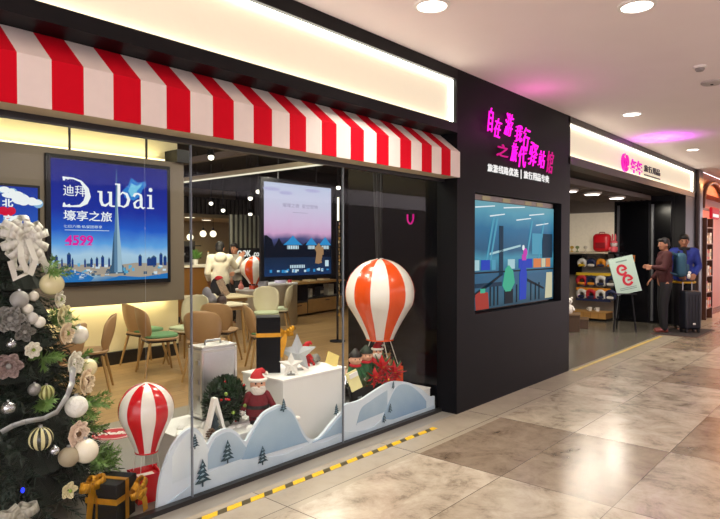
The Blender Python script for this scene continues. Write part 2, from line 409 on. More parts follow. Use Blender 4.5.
# ------------------------------------------------------------------ light boxes
def perforated(name, e, s):
    m = mat(name, '#c4b898', .6, emit=s, ecol=e, var=.03); nt = m.node_tree; b = nt.nodes['Principled BSDF']
    tc = nt.nodes.new('ShaderNodeTexCoord'); v = nt.nodes.new('ShaderNodeTexVoronoi'); v.inputs['Scale'].default_value = 38; v.inputs['Randomness'].default_value = .15
    nt.links.new(tc.outputs['Object'], v.inputs['Vector'])
    mr = nt.nodes.new('ShaderNodeMapRange'); nt.links.new(v.outputs['Distance'], mr.inputs[0]); mr.inputs[1].default_value = .1; mr.inputs[2].default_value = .4; mr.inputs[3].default_value = s * .86; mr.inputs[4].default_value = s
    nt.links.new(mr.outputs[0], b.inputs['Emission Strength']); return m
PANEL = perforated('lit_panel', '#f5ead6', .54)
LED = glow('led_edge', '#fff7e4', 9.0)
def light_box(x0, x1, z0, z1, label):
    t = thing('light_box_sign', label, 'light box', (x0, 3.0, z0)); L = x1 - x0; h = z1 - z0
    MB().b2(0, L, .045, .058, 0, h).build('lit_panel', PANEL, t)
    b = MB(); e = .014
    b.b2(0, L, .015, .044, h - e, h).b2(0, L, .015, .044, 0, e * .6).b2(L - e, L, .015, .044, e, h - e).b2(0, e, .015, .044, e, h - e)
    b.build('led_edge_strip', LED, t)
    return t
light_box(-3.9, 4.76, 2.703, 3.098, 'long blank white lit panel above the striped awning')
lb2 = light_box(7.365, 13.99, 2.708, 3.118, 'white lit sign panel with a magenta emblem above the second shop')
# lamps of the two boxes wash the ceiling and the walkway

# ------------------------------------------------------------------ lettering
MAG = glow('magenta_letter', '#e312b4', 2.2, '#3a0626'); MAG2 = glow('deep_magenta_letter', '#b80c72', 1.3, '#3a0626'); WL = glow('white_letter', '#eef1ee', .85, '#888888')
t = thing('brush_letter_sign', 'glowing magenta brush-written shop name on the black pillar', 'shop sign', (0, 0, 0))
rows = [('自', 5.285, 5.40, 2.70, 2.94, 0), ('在', 5.42, 5.57, 2.66, 2.86, .06), ('游', 5.63, 5.83, 2.71, 2.95, .05), ('我', 5.86, 6.04, 2.68, 2.86, -.08), ('行', 6.05, 6.22, 2.60, 2.86, .05),
        ('旅', 5.77, 5.93, 2.46, 2.66, .04), ('代', 5.95, 6.14, 2.42, 2.65, -.05), ('驿', 6.19, 6.42, 2.46, 2.72, .1), ('站', 6.43, 6.62, 2.46, 2.66, 0), ('馆', 6.66, 6.85, 2.42, 2.68, .03)]
for ch, x0, x1, z0, z1, r in rows:
    add_text(MB(), ch, x0, x1, z0, z1, 2.95, .012, .34, -.004, r).build('letter', MAG if ch not in '馆' else MAG2, t)
add_text(MB(), '之', 5.47, 5.71, 2.48, 2.61, 2.95, .012, .1, .016).build('letter', MAG2, t)
for xx, zz in ((5.33, 2.8), (5.72, 2.8), (6.12, 2.72), (5.85, 2.56), (6.3, 2.58), (6.74, 2.55), (5.6, 2.55)): MB().b2(xx, xx + .014, 2.95, 2.98, zz, zz + .014).build('mounting_stud', DARK, t)
lamp('letter_lamp', 'POINT', (5.9, 2.72, 2.86), 3.2, (1, .1, .6), .12)
t = thing('subtitle_lettering', 'row of small white lit characters under the magenta shop name', 'shop sign', (0, 0, 0))
for i, c in enumerate('旅游线路优选'): add_text(MB(), c, 5.335 + i * .112, 5.335 + i * .112 + .1, 2.312, 2.39 + i * .001, 2.9745, .008, 0, .012).build('character', WL, t)
MB().b2(6.06, 6.07, 2.972, 2.98, 2.30, 2.40).build('divider', WL, t)
for i, c in enumerate('旅行用品专卖'): add_text(MB(), c, 6.13 + i * .11, 6.13 + i * .11 + .098, 2.312, 2.395, 2.9745, .008, 0, .012).build('character', WL, t)
t = thing('emblem_sign', 'magenta emblem and lettering on the second lit sign panel', 'shop sign', (0, 0, 0))
b = MB(); c0, c1 = 9.70, 2.875
for a0, a1, r in ((100, 330, .125), (-20, 70, .115)):
    pts = [(c0 + r * 1.15 * math.cos(math.radians(a)), c1 + r * math.sin(math.radians(a))) for a in range(a0, a1 + 1, 15)]
    b.stroke(pts, [.02 + .035 * math.sin(PI * i / (len(pts) - 1)) for i in range(len(pts))], 3.015, 3.04)
b.stroke([(9.62, 2.94), (9.68, 2.86), (9.63, 2.79)], .03, 3.015, 3.04).stroke([(9.7, 2.93), (9.78, 2.87), (9.74, 2.78)], .03, 3.015, 3.04)
b.build('emblem', glow('emblem_magenta', '#e01ea6', 1.0, '#8a0d5c'), t)
EM = glow('sign_magenta', '#d81cb4', 1.0, '#8a0d5c')
for i in range(2): add_text(MB(), '年', 9.98 + i * .3, 10.25 + i * .3, 2.745, 2.965, 3.03, .015, 0, .02).build('character', EM, t)
for i, c in enumerate('旅行用品'): add_text(MB(), c, 10.68 + i * .24, 10.89 + i * .24, 2.83, 2.94, 3.03, .012, 0, .012).build('character', mat('sign_dark_letter', '#2c2430', .5), t)
MB().b2(10.68, 11.62, 3.025, 3.035, 2.765, 2.785).build('underline', mat('sign_dark_letter', '#2c2430', .5), t)
lamp('emblem_lamp', 'SPOT', (9.75, 2.5, 2.88), 34, (.75, .05, 1.0), .08, (math.radians(180), 0, 0), spot=150, blend=1)

# ------------------------------------------------------------------ screen in the pillar
SCRA = grad_glow('pillar_screen_glow', [(0, '#20495c'), (.12, '#2c5f76'), (.3, '#245e80'), (.48, '#3f93ad'), (.56, '#1f5c80'), (.75, '#27719a'), (.9, '#56a0b8'), (1, '#6fa9b6')], 2, .85)
t = thing('video_screen', 'large glossy video screen set into the black pillar', 'screen', (0, 0, 0))
MB().b2(5.105, 7.155, 3.06, 3.118, .91, 2.085).build('frame', BLACKGLOSS, t)
MB().b2(5.115, 7.06, 3.045, 3.06, 2.03, 2.083).build('header_strip', mat('screen_header', '#77706a', .3, metal=.6), t)
for xx in (5.35, 5.78, 6.3, 6.6): MB().b2(xx, xx + .16, 3.04, 3.045, 2.035, 2.075).build('header_glint', glow('header_glint', '#c9b48c', .5), t)  # small glowing patches paint lit reflections on the metal strip
MB().b2(5.125, 7.09, 3.05, 3.06, .93, 2.025).build('screen_image', SCRA, t)
def pal(d): return [glow('picture_' + k, c, .9) for k, c in d]
cols = [('dark_blue', '#123449'), ('pale_cyan', '#a9cfd6'), ('royal_blue', '#2242b8'), ('magenta', '#c43bb0'), ('green', '#3fae8c'), ('orange', '#d9804a'), ('brick_red', '#a5392e'), ('night', '#0e1c26'), ('cream', '#cdc9a8'), ('white', '#e6f1f4'), ('sky_cyan', '#4f9cb8')]
IDX = {k: i for i, (k, c) in enumerate(cols)}
b = MB(); X0, Z0, W_, H_ = 5.125, .93, 1.965, 1.095
def R_(k, s0, t0, s1, t1, d=0): b.m(IDX[k]).b2(X0 + s0 * W_, X0 + s1 * W_, 3.046 - d * .0006, 3.05, Z0 + t0 * H_, Z0 + t1 * H_)
def Pg(k, pts, d=0): b.m(IDX[k]).prism([(X0 + s * W_, Z0 + q * H_) for s, q in pts], 3.046 - d * .0006, 3.05)
for s, q, w_ in ((.05, .93, .2), (.35, .95, .25), (.66, .9, .2), (.2, .86, .16), (.5, .84, .18), (.75, .8, .17)): Pg('white', [(s, q), (s + w_, q + .03), (s + w_, q + .04), (s, q + .012)])  # white streaks paint ceiling lights mirrored in the screen
for s in (.16, .2, .62, .78): Pg('sky_cyan', [(s, .45), (s + .015, .45), (s + .09, .85), (s + .07, .85)], 0)
R_('dark_blue', .3, .3, .345, .78); R_('dark_blue', .84, .46, .98, .72); R_('sky_cyan', .7, .5, .83, .72)
Pg('pale_cyan', [(.2, .5), (.55, .58), (.55, .6), (.2, .52)])
R_('night', 0, .33, 1, .345)
for s0, s1, k in ((.02, .09, 'pale_cyan'), (.11, .2, 'royal_blue'), (.22, .26, 'sky_cyan'), (.4, .48, 'pale_cyan'), (.53, .7, 'royal_blue'), (.72, .82, 'orange'), (.83, .88, 'cream'), (.89, .95, 'orange')): R_(k, s0, .36, s1, .455)
Pg('green', [(.34, .2), (.37, .36), (.41, .4), (.46, .34), (.48, .22), (.43, .14), (.37, .14)], 1)
R_('night', .36, .02, .46, .16); R_('dark_blue', .05, .2, .33, .24)
Pg('royal_blue', [(.54, .04), (.54, .3), (.57, .42), (.61, .42), (.63, .3), (.62, .04)], 1); b.m(IDX['magenta']).ell((X0 + .61 * W_, 3.047, Z0 + .52 * H_), (.055, .003, .05)); b.m(IDX['white']).ell((X0 + .585 * W_, 3.0465, Z0 + .57 * H_), (.03, .003, .03))
R_('magenta', .57, .44, .62, .5, 1)
Pg('brick_red', [(.06, .0), (.05, .14), (.1, .17), (.18, .15), (.19, .0)], 1); R_('green', .1, .15, .15, .19, 2)
for s in (.2, .24, .28, .5, .68, .74, .79): R_('night', s, .02, s + .012, .2)
Pg('cream', [(.88, .02), (.9, .3), (.98, .3), (.98, .02)]); Pg('night', [(.64, .22), (.86, .12), (.86, .14), (.64, .25)])
Pg('night', [(.02, .1), (.33, .3), (.33, .32), (.02, .14)])
b.build('screen_picture', pal(cols), t)

# ------------------------------------------------------------------ floor tape
def tape(x0, x1, y0, y1, label, dark, bright):
    t = thing('hazard_tape', label, 'floor tape', (x0, y0, 0)); L = x1 - x0; dy = y1 - y0; b = MB(); n = int(L / .085)
    for i in range(n):
        a = L * (i + (.22 if i % 2 else 0)) / n; c = L * (i + 1 + (0 if i % 2 else .22)) / n; c = min(c, L); sh = .035
        q = lambda xx, yy: (xx, yy + dy * xx / L, .0015)
        b.m(1 if i % 2 else 0)
        b.prism([(a, -.024 + dy * a / L), (c, -.024 + dy * c / L), (min(c + sh, L), .024 + dy * c / L), (a + sh if i else a, .024 + dy * a / L)], .0005, .0022, 'XY')
    b.build('tape_strip', [bright, dark], t)
tape(1.6, 4.3, 2.92, 2.895, 'yellow and dark striped tape on the floor along the shop window', mat('tape_dark', '#4a4020', .5), mat('tape_yellow', '#e8bd00', .45))
tape(7.45, 11.4, 2.93, 2.93, 'worn yellow tape on the floor across the second shop entrance', mat('tape_worn', '#a98f3a', .5), mat('tape_worn_yellow', '#b79c35', .5))
# ================================================================== WINDOW DISPLAY
# ------------------------------------------------------------------ Christmas tree
AX, AY = 1.28, 3.93
def Rz(z): return max(.03, .24 + (1.5 - z) * .30) if z < 1.5 else max(.03, .24 - (z - 1.5) * 1.1)
NEED = mat('pine_needles', '#12291a', .6, var=.5, scale=14); NEEDL = mat('pine_needles_fresh', '#6c9145', .55, var=.35, scale=20)
tree = thing('christmas_tree', 'big dark green Christmas tree with white flowers and baubles', 'christmas tree', (AX, AY, 0))
MB().cyl((0, 0, 0), (0, 0, 1.6), .035, .012).build('trunk', mat('bark', '#2d2118', .8), tree)
MB().lathe([(.17, 0), (.17, .03), (.06, .05), (.05, .12)], 18).build('stand', DARK, tree, smooth=40)
rnd = random.Random(3)
def sprig(b, p0, p1, nl, ln, wd, rnd):
    """a branch of flat needles"""
    p0 = Vector(p0); p1 = Vector(p1); ax = (p1 - p0); L = ax.length; ax.normalize()
    s = ax.cross(Vector((0, 0, 1)));
    if s.length < .1: s = Vector((1, 0, 0))
    s.normalize(); u = s.cross(ax)
    for i in range(nl):
        f = (i + rnd.random()) / nl; q = p0 + ax * L * f; a = rnd.random() * 2 * PI
        d = (s * math.cos(a) + u * math.sin(a)) * .8 + ax * .65; d.normalize(); l = ln * (.7 + .5 * rnd.random()) * (1 - .4 * f)
        sd = d.cross(ax).normalized() * wd
        b.poly([q - sd, q + sd, q + d * l + sd * .3, q + d * l - sd * .3])
b = MB()
for i in range(430):
    z = .1 + 1.5 * (1 - math.sqrt(rnd.random())) * 1.02; z = min(z, 1.6); a = rnd.random() * 2 * PI; r = Rz(z) * (.86 + .16 * rnd.random())
    p1 = (r * math.cos(a), r * math.sin(a), z - .03); rr = r * .35
    p0 = (rr * math.cos(a), rr * math.sin(a), z + .07)
    sprig(b, p0, p1, 40, .085, .0045, rnd)
b.build('needles', NEED, tree, fix=False)
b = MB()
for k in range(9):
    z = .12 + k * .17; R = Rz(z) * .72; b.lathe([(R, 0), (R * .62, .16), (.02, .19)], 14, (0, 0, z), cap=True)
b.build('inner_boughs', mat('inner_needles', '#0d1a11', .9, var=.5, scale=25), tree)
def fresh(p, r, n, name='fresh_sprig'):
    b = MB(); p = Vector(p)
    out = Vector((p.x, p.y, 0)).normalized()
    for i in range(n):
        d = out * (.4 + rnd.random()) + Vector((rnd.uniform(-1, 1), rnd.uniform(-1, 1), rnd.uniform(-.4, .9)))
        d.normalize(); sprig(b, p - out * .05, p + d * r, 34, .055, .005, rnd)
    b.build(name, NEEDL, tree, fix=False)
for p, r, n in (((1.609, 3.55, .624), .13, 9), ((1.68, 3.53, .27), .11, 12), ((1.64, 3.46, .25), .1, 9), ((1.62, 3.6, .46), .12, 8), ((1.377, 3.53, .926), .08, 5), ((1.62, 3.66, .86), .09, 6), ((1.46, 3.66, 1.41), .1, 6), ((1.5, 3.64, 1.1), .09, 6), ((1.33, 3.44, .70), .06, 5)):
    fresh((p[0] - AX, p[1] - AY, p[2]), r, n)

# ornaments
PEARL = mat('pearl_white', '#ece8da', .28, var=.04, coat=.5); CREAMB = mat('cream_bauble', '#e9dfae', .25, coat=.6, var=.05); PETAL = mat('white_petal', '#f0ecdc', .6, var=.08); PEACH = mat('peach_petal', '#f0dcbc', .6, var=.1)
GREYP = mat('grey_petal', '#8f8d88', .6, var=.15); SILV = mat('silver_glitter', '#c4c6ca', .25, metal=.9, var=.4, scale=200); GLIT = mat('glitter_grey', '#8c8a86', .4, metal=.5, var=.5, scale=150)
LEAFY = mat('lime_leaf', '#7f9c3a', .5, var=.2); GSTR = mat('gold_stripe', '#6d6a34', .3, metal=.4); DKG = mat('dark_glass_ball', '#2a2f24', .2, coat=.5); RIBW = mat('white_ribbon', '#e9e7de', .55, var=.06); RIBS = mat('silver_ribbon', '#b6b8ba', .35, metal=.3, var=.1)
def outward(p):
    d = Vector((p[0] - AX, p[1] - AY, .0)).normalized(); return d
def bauble(p, r, m, label, stripes=None, squash=1.0):
    d = outward(p); c = Vector(p) + d * (r * .6)
    t = thing('bauble', label, 'bauble', c, math.atan2(d.y, d.x) + PI / 2, 'baubles on the Christmas tree')
    b = MB().ell((0, 0, 0), (r * squash, r, r), 20, 14); mats = [m]
    ob = b.build('ball', [m] + ([stripes] if stripes else []), t, smooth=80)
    if stripes:
        for f in ob.data.polygons:
            a = math.atan2(f.center.y, f.center.x)
            if int((a + PI) / (2 * PI) * 20) % 2: f.material_index = 1
    MB().cyl((0, 0, r * .95), (0, 0, r * 1.18), r * .18, seg=8).build('cap', STEEL, t)
    return t
def flower(p, r, m, label, petals=6, layers=2, centre=None):
    d = outward(p); c = Vector(p) + d * .03
    t = thing('artificial_flower', label, 'flower', c, math.atan2(d.y, d.x) + PI / 2, 'flowers on the Christmas tree')
    b = MB()
    for L in range(layers):
        n = petals - L; rr = r * (1 - .32 * L); tilt = .35 + .45 * L
        for k in range(n):
            a = 2 * PI * k / n + L * .5
            # petals open towards -Y
            ra = Vector((math.cos(a), 0, math.sin(a))); y = Vector((0, -1, 0)); sd = ra.cross(y)
            prev = None
            pts = []
            for i in range(5):
                f = i / 4; w_ = rr * .42 * math.sin(PI * (.12 + .8 * f)) ; q = ra * rr * f * math.cos(tilt * f) + y * (rr * f * math.sin(tilt * f) + .008 * L)
                pts.append((q - sd * w_ - ra * 0, q + y * -.06 * r, q + sd * w_))
            for i in range(4):
                for j in range(2): b.poly([pts[i][j], pts[i][j + 1], pts[i + 1][j + 1], pts[i + 1][j]])
    o = b.build('petals', m, t, fix=False, smooth=60); baked(o, [('SOLIDIFY', dict(thickness=.003))])
    MB().ell((0, -.02, 0), (r * .2, r * .16, r * .2), 10, 8).build('centre', centre or LEAFY, t, smooth=80)
    MB().cyl((0, 0, 0), (0, .05, 0), .004, seg=6).build('stem', mat('flower_stem', '#3d5a2a', .6), t)
    return t
bauble((1.431, 3.685, 1.34), .064, CREAMB, 'large shiny cream bauble just below the white bow, in front of the lit poster edge', squash=1.15)
flower((1.466, 3.676, 1.25), .055, PETAL, 'small white flower directly under the large cream bauble', 6, 2)
bauble((1.333, 3.629, 1.278), .028, PEARL, 'small white ball left of the flower under the large cream bauble')
bauble((1.257, 3.621, 1.267), .048, mat('dull_white', '#a9a8a4', .45), 'dull grey-white bauble nearest the upper left edge of the tree')
bauble((1.292, 3.603, 1.21), .03, PEARL, 'upper of the two small white balls below the dull grey-white bauble')
bauble((1.307, 3.589, 1.159), .034, mat('off_white_ball', '#cfcdc6', .4), 'lower of the two small white balls below the dull grey-white bauble')
bauble((1.345, 3.586, 1.134), .032, PEARL, 'white ball beside the grey ribbon flower in mid tree')
flower((1.475, 3.647, 1.151), .075, mat('pale_yellow_petal', '#e6deb0', .6), 'pale yellow-white flower cluster on the right edge of the tree above the big white bauble', 7, 3)
flower((1.478, 3.614, 1.054), .07, PEACH, 'cream flower immediately left of the big white bauble beside the chair', 6, 2)
bauble((1.593, 3.709, 1.021), .056, PEARL, 'big white bauble sticking out in front of the brown chair backs')
flower((1.204, 3.599, 1.167), .08, GREYP, 'dusky grey flower at the left edge of the photo, level with the white balls', 6, 2, GREYP)
flower((1.263, 3.583, 1.09), .06, mat('ash_petal', '#77756f', .6), 'ash grey flower low beside the white balls', 5, 2, GREYP)
bauble((1.201, 3.566, 1.03), .026, SILV, 'tiny silver ball under the dusky grey flower')
flower((1.287, 3.539, .993), .048, PETAL, 'small white flower alone in the dark middle of the tree', 7, 2)
flower((1.173, 3.531, .923), .075, mat('dusty_pink_petal', '#9a8580', .6), 'dusty pink-grey flower at the left edge of the photo', 6, 2, GREYP)
flower((1.503, 3.568, .881), .078, PETAL, 'large white flower with lime leaves on the right side of the tree', 7, 3)
bauble((1.61, 3.629, .83), .055, CREAMB, 'cream bauble at the tree edge right of the large white flower')
flower((1.56, 3.56, .765), .085, PEACH, 'pale peach flower under the cream bauble, above the white pompon', 6, 2, mat('brown_centre', '#6b4a22', .6))
bauble((1.332, 3.471, .758), .042, mat('pale_green_ball', '#b9bd7a', .35), 'small green and gold striped bauble in the dark middle of the tree', GSTR)
bauble((1.277, 3.475, .784), .034, GLIT, 'grey glitter ball touching the small green striped bauble')
bauble((1.151, 3.471, .711), .036, SILV, 'silver glitter ball at the left edge of the photo above the ribbon end')
t = bauble((1.479, 3.477, .65), .062, mat('white_wool', '#f1efe6', .9, var=.05, scale=60, bump=1.0), 'big white woolly pompon between the green sprig and the silver ribbon')
bauble((1.272, 3.402, .537), .062, mat('ivory_stripe', '#d8d09c', .35), 'large dark bauble with ivory stripes low on the tree', DKG)
bauble((1.34, 3.38, .455), .026, SILV, 'small silver ball low on the tree beside the striped bauble')
flower((1.461, 3.424, .51), .08, mat('pink_petal', '#efd9c4', .6), 'pinkish peach flower above the two cream baubles low on the tree', 8, 2, mat('brown_centre', '#6b4a22', .6))
bauble((1.496, 3.406, .409), .068, mat('ivory_bauble', '#ece4cf', .25, coat=.5), 'large ivory bauble low on the tree above the gift box')
bauble((1.41, 3.40, .40), .055, mat('dull_tan_bauble', '#a79a80', .5), 'dull tan bauble tucked behind the large ivory bauble')
flower((1.377, 3.322, .246), .05, mat('cream_petal', '#ddd2a6', .6), 'single cream flower left of the gold bow at the foot of the tree', 5, 1)
# ribbons and bows
def strap(b, pts, wd, n_=(0, 1, 0)):
    pts = [Vector(p) for p in pts]; L = len(pts); q = []
    for i, p in enumerate(pts):
        tg = (pts[min(i + 1, L - 1)] - pts[max(i - 1, 0)]).normalized(); s = tg.cross(Vector(n_))
        if s.length < 1e-3: s = Vector((1, 0, 0))
        q.append((p - s.normalized() * wd / 2, p + s.normalized() * wd / 2))
    for i in range(L - 1): b.poly([q[i][0], q[i][1], q[i + 1][1], q[i + 1][0]])
    return b
def loop_pts(a, rx, rz, tilt=0, lean=.02, n=12):
    """one loop of a bow leaving the knot at angle a (XZ plane, opening to -Y)"""
    out = []
    for i in range(n + 1):
        f = 2 * PI * i / n; l = (1 - math.cos(f)) / 2 * rx; h = math.sin(f) * rz
        out.append((l * math.cos(a), -lean * math.sin(f / 2) - h, l * math.sin(a)))
    return out
def bow(name, label, cat, p, rz, m, loops, tails, wd, size, group=None):
    t = thing(name, label, cat, p, rz, group)
    for a, l in loops:
        b = MB(); strap(b, loop_pts(a, l * size, .045 * size / .16), wd, (-math.sin(a), 0, math.cos(a))); 
        # ribbon across the loop
        b.bm.free(); b = MB(); pts = [Vector(q) for q in loop_pts(a, l * size, .3 * l * size)]
        sd = Vector((-math.sin(a), 0, math.cos(a))) * wd / 2
        for i in range(len(pts) - 1): b.poly([pts[i] - sd, pts[i] + sd, pts[i + 1] + sd, pts[i + 1] - sd])
        o = b.build('loop', m, t, fix=False, smooth=60); baked(o, [('SOLIDIFY', dict(thickness=.002))])
    for q in tails:
        b = MB(); strap(b, q, wd * .9); o = b.build('tail', m, t, fix=False); baked(o, [('SOLIDIFY', dict(thickness=.002))])
    MB().ell((0, -.012 * size / .1, 0), (wd * .4, wd * .35, wd * .45), 10, 8).build('knot', m, t, smooth=80)
    return t
bow('ribbon_bow', 'big white gauze ribbon bow crowning the Christmas tree', 'bow', (1.30, 3.68, 1.60), .25, RIBW,
    [(.3, 1), (.75, .9), (1.2, .7), (1.6, .9), (2.1, .8), (2.5, 1), (2.9, .95), (-.35, 1), (-.9, 1.1), (3.5, .9), (-.05, .7), (1.4, .5), (4.0, .9), (-1.4, 1.2), (4.5, 1.2)],
    [[(.02, -.02, 0), (.08, -.05, -.07), (.11, -.05, -.15), (.15, -.03, -.23)], [(0, -.02, 0), (.06, -.06, -.1), (.13, -.06, -.17), (.19, -.03, -.25)], [(-.03, -.04, 0), (-.06, -.08, -.1), (-.03, -.09, -.19), (-.08, -.06, -.22), (-.1, -.05, -.12)], [(.0, -.05, .0), (.02, -.09, -.12), (-.02, -.1, -.2)]], .04, .15)
bow('ribbon_bow', 'small pale ribbon bow at the bottom left of the tree by the photo corner', 'bow', (1.13, 3.30, .19), .1, mat('dull_ribbon', '#a9a597', .5),
    [(.3, 1), (2.8, 1), (1.0, .7), (2.1, .7)], [[(0, -.02, 0), (.05, -.04, -.06), (.1, -.04, -.13)], [(0, -.02, 0), (-.05, -.04, -.08), (-.07, -.04, -.15)]], .05, .1)
b = MB(); strap(b, [(1.10, 3.42, .60), (1.15, 3.405, .625), (1.2, 3.38, .64), (1.29, 3.37, .64), (1.36, 3.375, .66), (1.43, 3.41, .73), (1.475, 3.45, .79), (1.5, 3.5, .87)], .034, (.3, 1, .6))
tag(baked(b.build('ribbon_garland', RIBS, fix=False, smooth=60), [('SOLIDIFY', dict(thickness=.002))]), 'silver ribbon looping across the dark lower half of the tree', 'ribbon')
t = thing('fairy_light', 'tiny blue light glowing in the dark lower left of the tree', 'fairy light', (1.165, 3.32, .305)); MB().ell((0, 0, 0), (.009, .009, .014)).build('bulb', glow('blue_bulb', '#2030ff', 3), t); MB().cyl((0, 0, .01), (0, .04, .03), .004, seg=6).build('socket', DARK, t)

# ------------------------------------------------------------------ gift boxes
BOXB = mat('gift_black', '#0f1012', .5, var=.1, spec=.2); BOXN = mat('gift_navy', '#080b0f', .6, spec=.12)
def gift(name, label, loc, rz, s, h, body, group=None, lid=True, ribbon_z=None, bowp=None, top_ribbon=True):
    t = thing(name, label, 'gift box', loc, rz, group)
    MB().box((0, 0, h / 2), (s, s, h), bevel=.004).build('box', body, t)
    if lid: MB().box((0, 0, h - .03), (s + .012, s + .012, .066), bevel=.004).build('lid', body, t)
    b = MB(); w_ = s * .17; e = s / 2 + (.0075 if lid else .0015)
    if top_ribbon:
        b.box((0, 0, h + .0045), (w_, s + .016, .003)).box((0, -e, h / 2), (w_, .003, h)).box((0, e, h / 2), (w_, .003, h))
    if ribbon_z is not None:
        z = ribbon_z; e = s / 2 + .0015
        b.box((0, -e, z), (s, .003, w_)).box((0, e, z), (s, .003, w_)).box((-e, 0, z), (.003, s + .006, w_)).box((e, 0, z), (.003, s + .006, w_))
    b.build('ribbon', GOLD, t)
    return t
# black box at the foot of the tree; its gold bow lies on the front corner
g1 = gift('gift_box', 'black gift box tied with gold ribbon at the foot of the Christmas tree', (1.64, 3.335, 0), math.radians(30), .19, .225, BOXB, ribbon_z=.13)
bow('gold_bow', 'gold ribbon bow on the left side of the black gift box by the tree', 'bow', (1.50, 3.31, .225), .4, GOLD, [(.2, 1), (2.9, .8), (1.2, .6)], [[(0, -.02, 0), (-.02, -.03, -.07), (-.04, -.03, -.2)], [(0.02, -.01, 0), (.05, -.02, -.08), (.05, -.02, -.2)]], .05, .1, 'gold bows on the gift boxes')
bow('gold_bow', 'gold ribbon bow on the black gift box beside the red balloon basket', 'bow', (1.735, 3.235, .15), .4, GOLD, [(.9, 1), (2.2, .7), (-.4, .8), (-.9, .7), (3.4, .7)], [[(0, -.02, 0), (.04, -.03, -.06), (.05, -.03, -.13)]], .045, .085, 'gold bows on the gift boxes')

# ------------------------------------------------------------------ hot-air balloons
def balloon(name, label, loc, rz, R, top, neck_z, neck_r, n, m0, m1, seg_per=3, group=None):
    """envelope centred on loc (x,y); top and neck_z are heights"""
    t = thing(name, label, 'hot-air balloon decoration', loc, rz, group)
    zc = top - R * .98; prof = []
    for i in range(15):
        a = PI / 2 - i * (PI / 2 + .35) / 14; prof.append((max(.004, R * math.cos(a)), zc + R * .98 * math.sin(a)))
    r0, z0 = prof[-1]
    for i in range(1, 9):
        f = i / 8; prof.append((r0 + (neck_r - r0) * (f * .75 + .25 * math.sin(f * PI / 2)), z0 + (neck_z - z0) * f))
    seg = n * seg_per; b = MB(); vr = [[b.bm.verts.new((r * math.cos(2 * PI * (k) / seg), r * math.sin(2 * PI * k / seg), z)) for k in range(seg)] for r, z in prof]
    for i in range(len(vr) - 1):
        for k in range(seg):
            f = b.bm.faces.new((vr[i][k], vr[i][(k + 1) % seg], vr[i + 1][(k + 1) % seg], vr[i + 1][k])); f.material_index = (k // seg_per) % 2
    b.build('envelope', [m0, m1], t, smooth=60)
    MB().lathe([(R * .12, top - R * .015), (R * .1, top + R * .012), (.003, top + R * .02)], 12).build('crown_cap', m0, t, smooth=60)
    MB().tube([(neck_r * math.cos(2 * PI * k / 20), neck_r * math.sin(2 * PI * k / 20), neck_z) for k in range(20)], neck_r * .05 + .002, 6, closed=True).build('rim', m1, t, smooth=60)
    return t
RB = mat('balloon_red', '#c9101c', .22, coat=.4, var=.05); OB = mat('balloon_orange', '#dd4d12', .25, coat=.3, var=.06); WB = mat('balloon_white', '#ebe6dc', .28, coat=.3, var=.03)
t = balloon('hot_air_balloon', 'small glossy red and white striped balloon with a red basket, left end of the window', (1.915, 3.43, 0), math.radians(-10), .166, .715, .29, .066, 12, WB, RB)
b = MB(); q = .085
b.prism([(-.075, 0), (.075, 0), (.095, .17), (-.095, .17)], -.085, -.079, 'XZ').prism([(-.075, 0), (.075, 0), (.095, .17), (-.095, .17)], .079, .085, 'XZ')
b.prism([(-.085, 0), (.085, 0), (.085, .17), (.0, .155), (-.085, .17)], -.083, -.077, 'YZ').prism([(-.085, 0), (.085, 0), (.085, .17), (0, .155), (-.085, .17)], .077, .083, 'YZ').b2(-.075, .075, -.08, .08, 0, .006)
b.b2(-.08, .08, -.08, .08, .13, .136)
bk = b.build('basket', RB, t)
pb_ = MB(); pb_.b2(-.05, .05, -.05, .05, .136, .139); pb_.build('white_print', WB, bk)
for a in (45, 135, 225, 315):
    c, s_ = math.cos(math.radians(a)), math.sin(math.radians(a)); MB().cyl((.07 * c, .07 * s_, .275), (.085 * c, .09 * s_, .165), .0015, seg=6).build('cord', WB, t)
MB().cyl((0, 0, .71), (0, 0, 3.5), .0006, seg=5).build('hanging_line', mat('clear_line', '#b9bcbd', .3), t)

bo = balloon('hot_air_balloon', 'large orange and white striped balloon hanging beside the black pillar', (4.325, 3.53, 0), math.radians(24), .325, 1.45, .70, .125, 12, WB, OB)
bk = MB(); bk.b2(-.16, .16, -.15, -.144, .225, .445).b2(-.16, .16, .144, .15, .225, .445).b2(-.16, -.154, -.15, .15, .225, .445).b2(.154, .16, -.15, .15, .225, .445).b2(-.16, .16, -.15, .15, .225, .231)
bk.b2(-.153, .153, -.143, .143, .231, .35); bk_o = bk.build('basket', mat('basket_orange', '#e8480c', .4, var=.05), bo); bk_o.rotation_euler = (0, 0, -math.radians(24))
for i, (a, c) in enumerate(((-.155, -.145), (.155, -.145), (-.155, .145), (.155, .145))):
    MB().cyl((.1 * (1 if a > 0 else -1), .06 * (1 if c > 0 else -1), .71), (a * .95, c * .95, .44), .004, seg=6).build('cord', mat('cord_cream', '#d9d4c2', .6), bo)
for dx, dy in ((-.12, .02), (-.02, .1), (.03, -.02), (.14, .06)):
    MB().cyl((dx * .25, dy * .25, 1.445), (dx, dy, 3.49), .012, seg=6).build('hanging_strap', mat('strap_black', '#08080a', .6), bo)

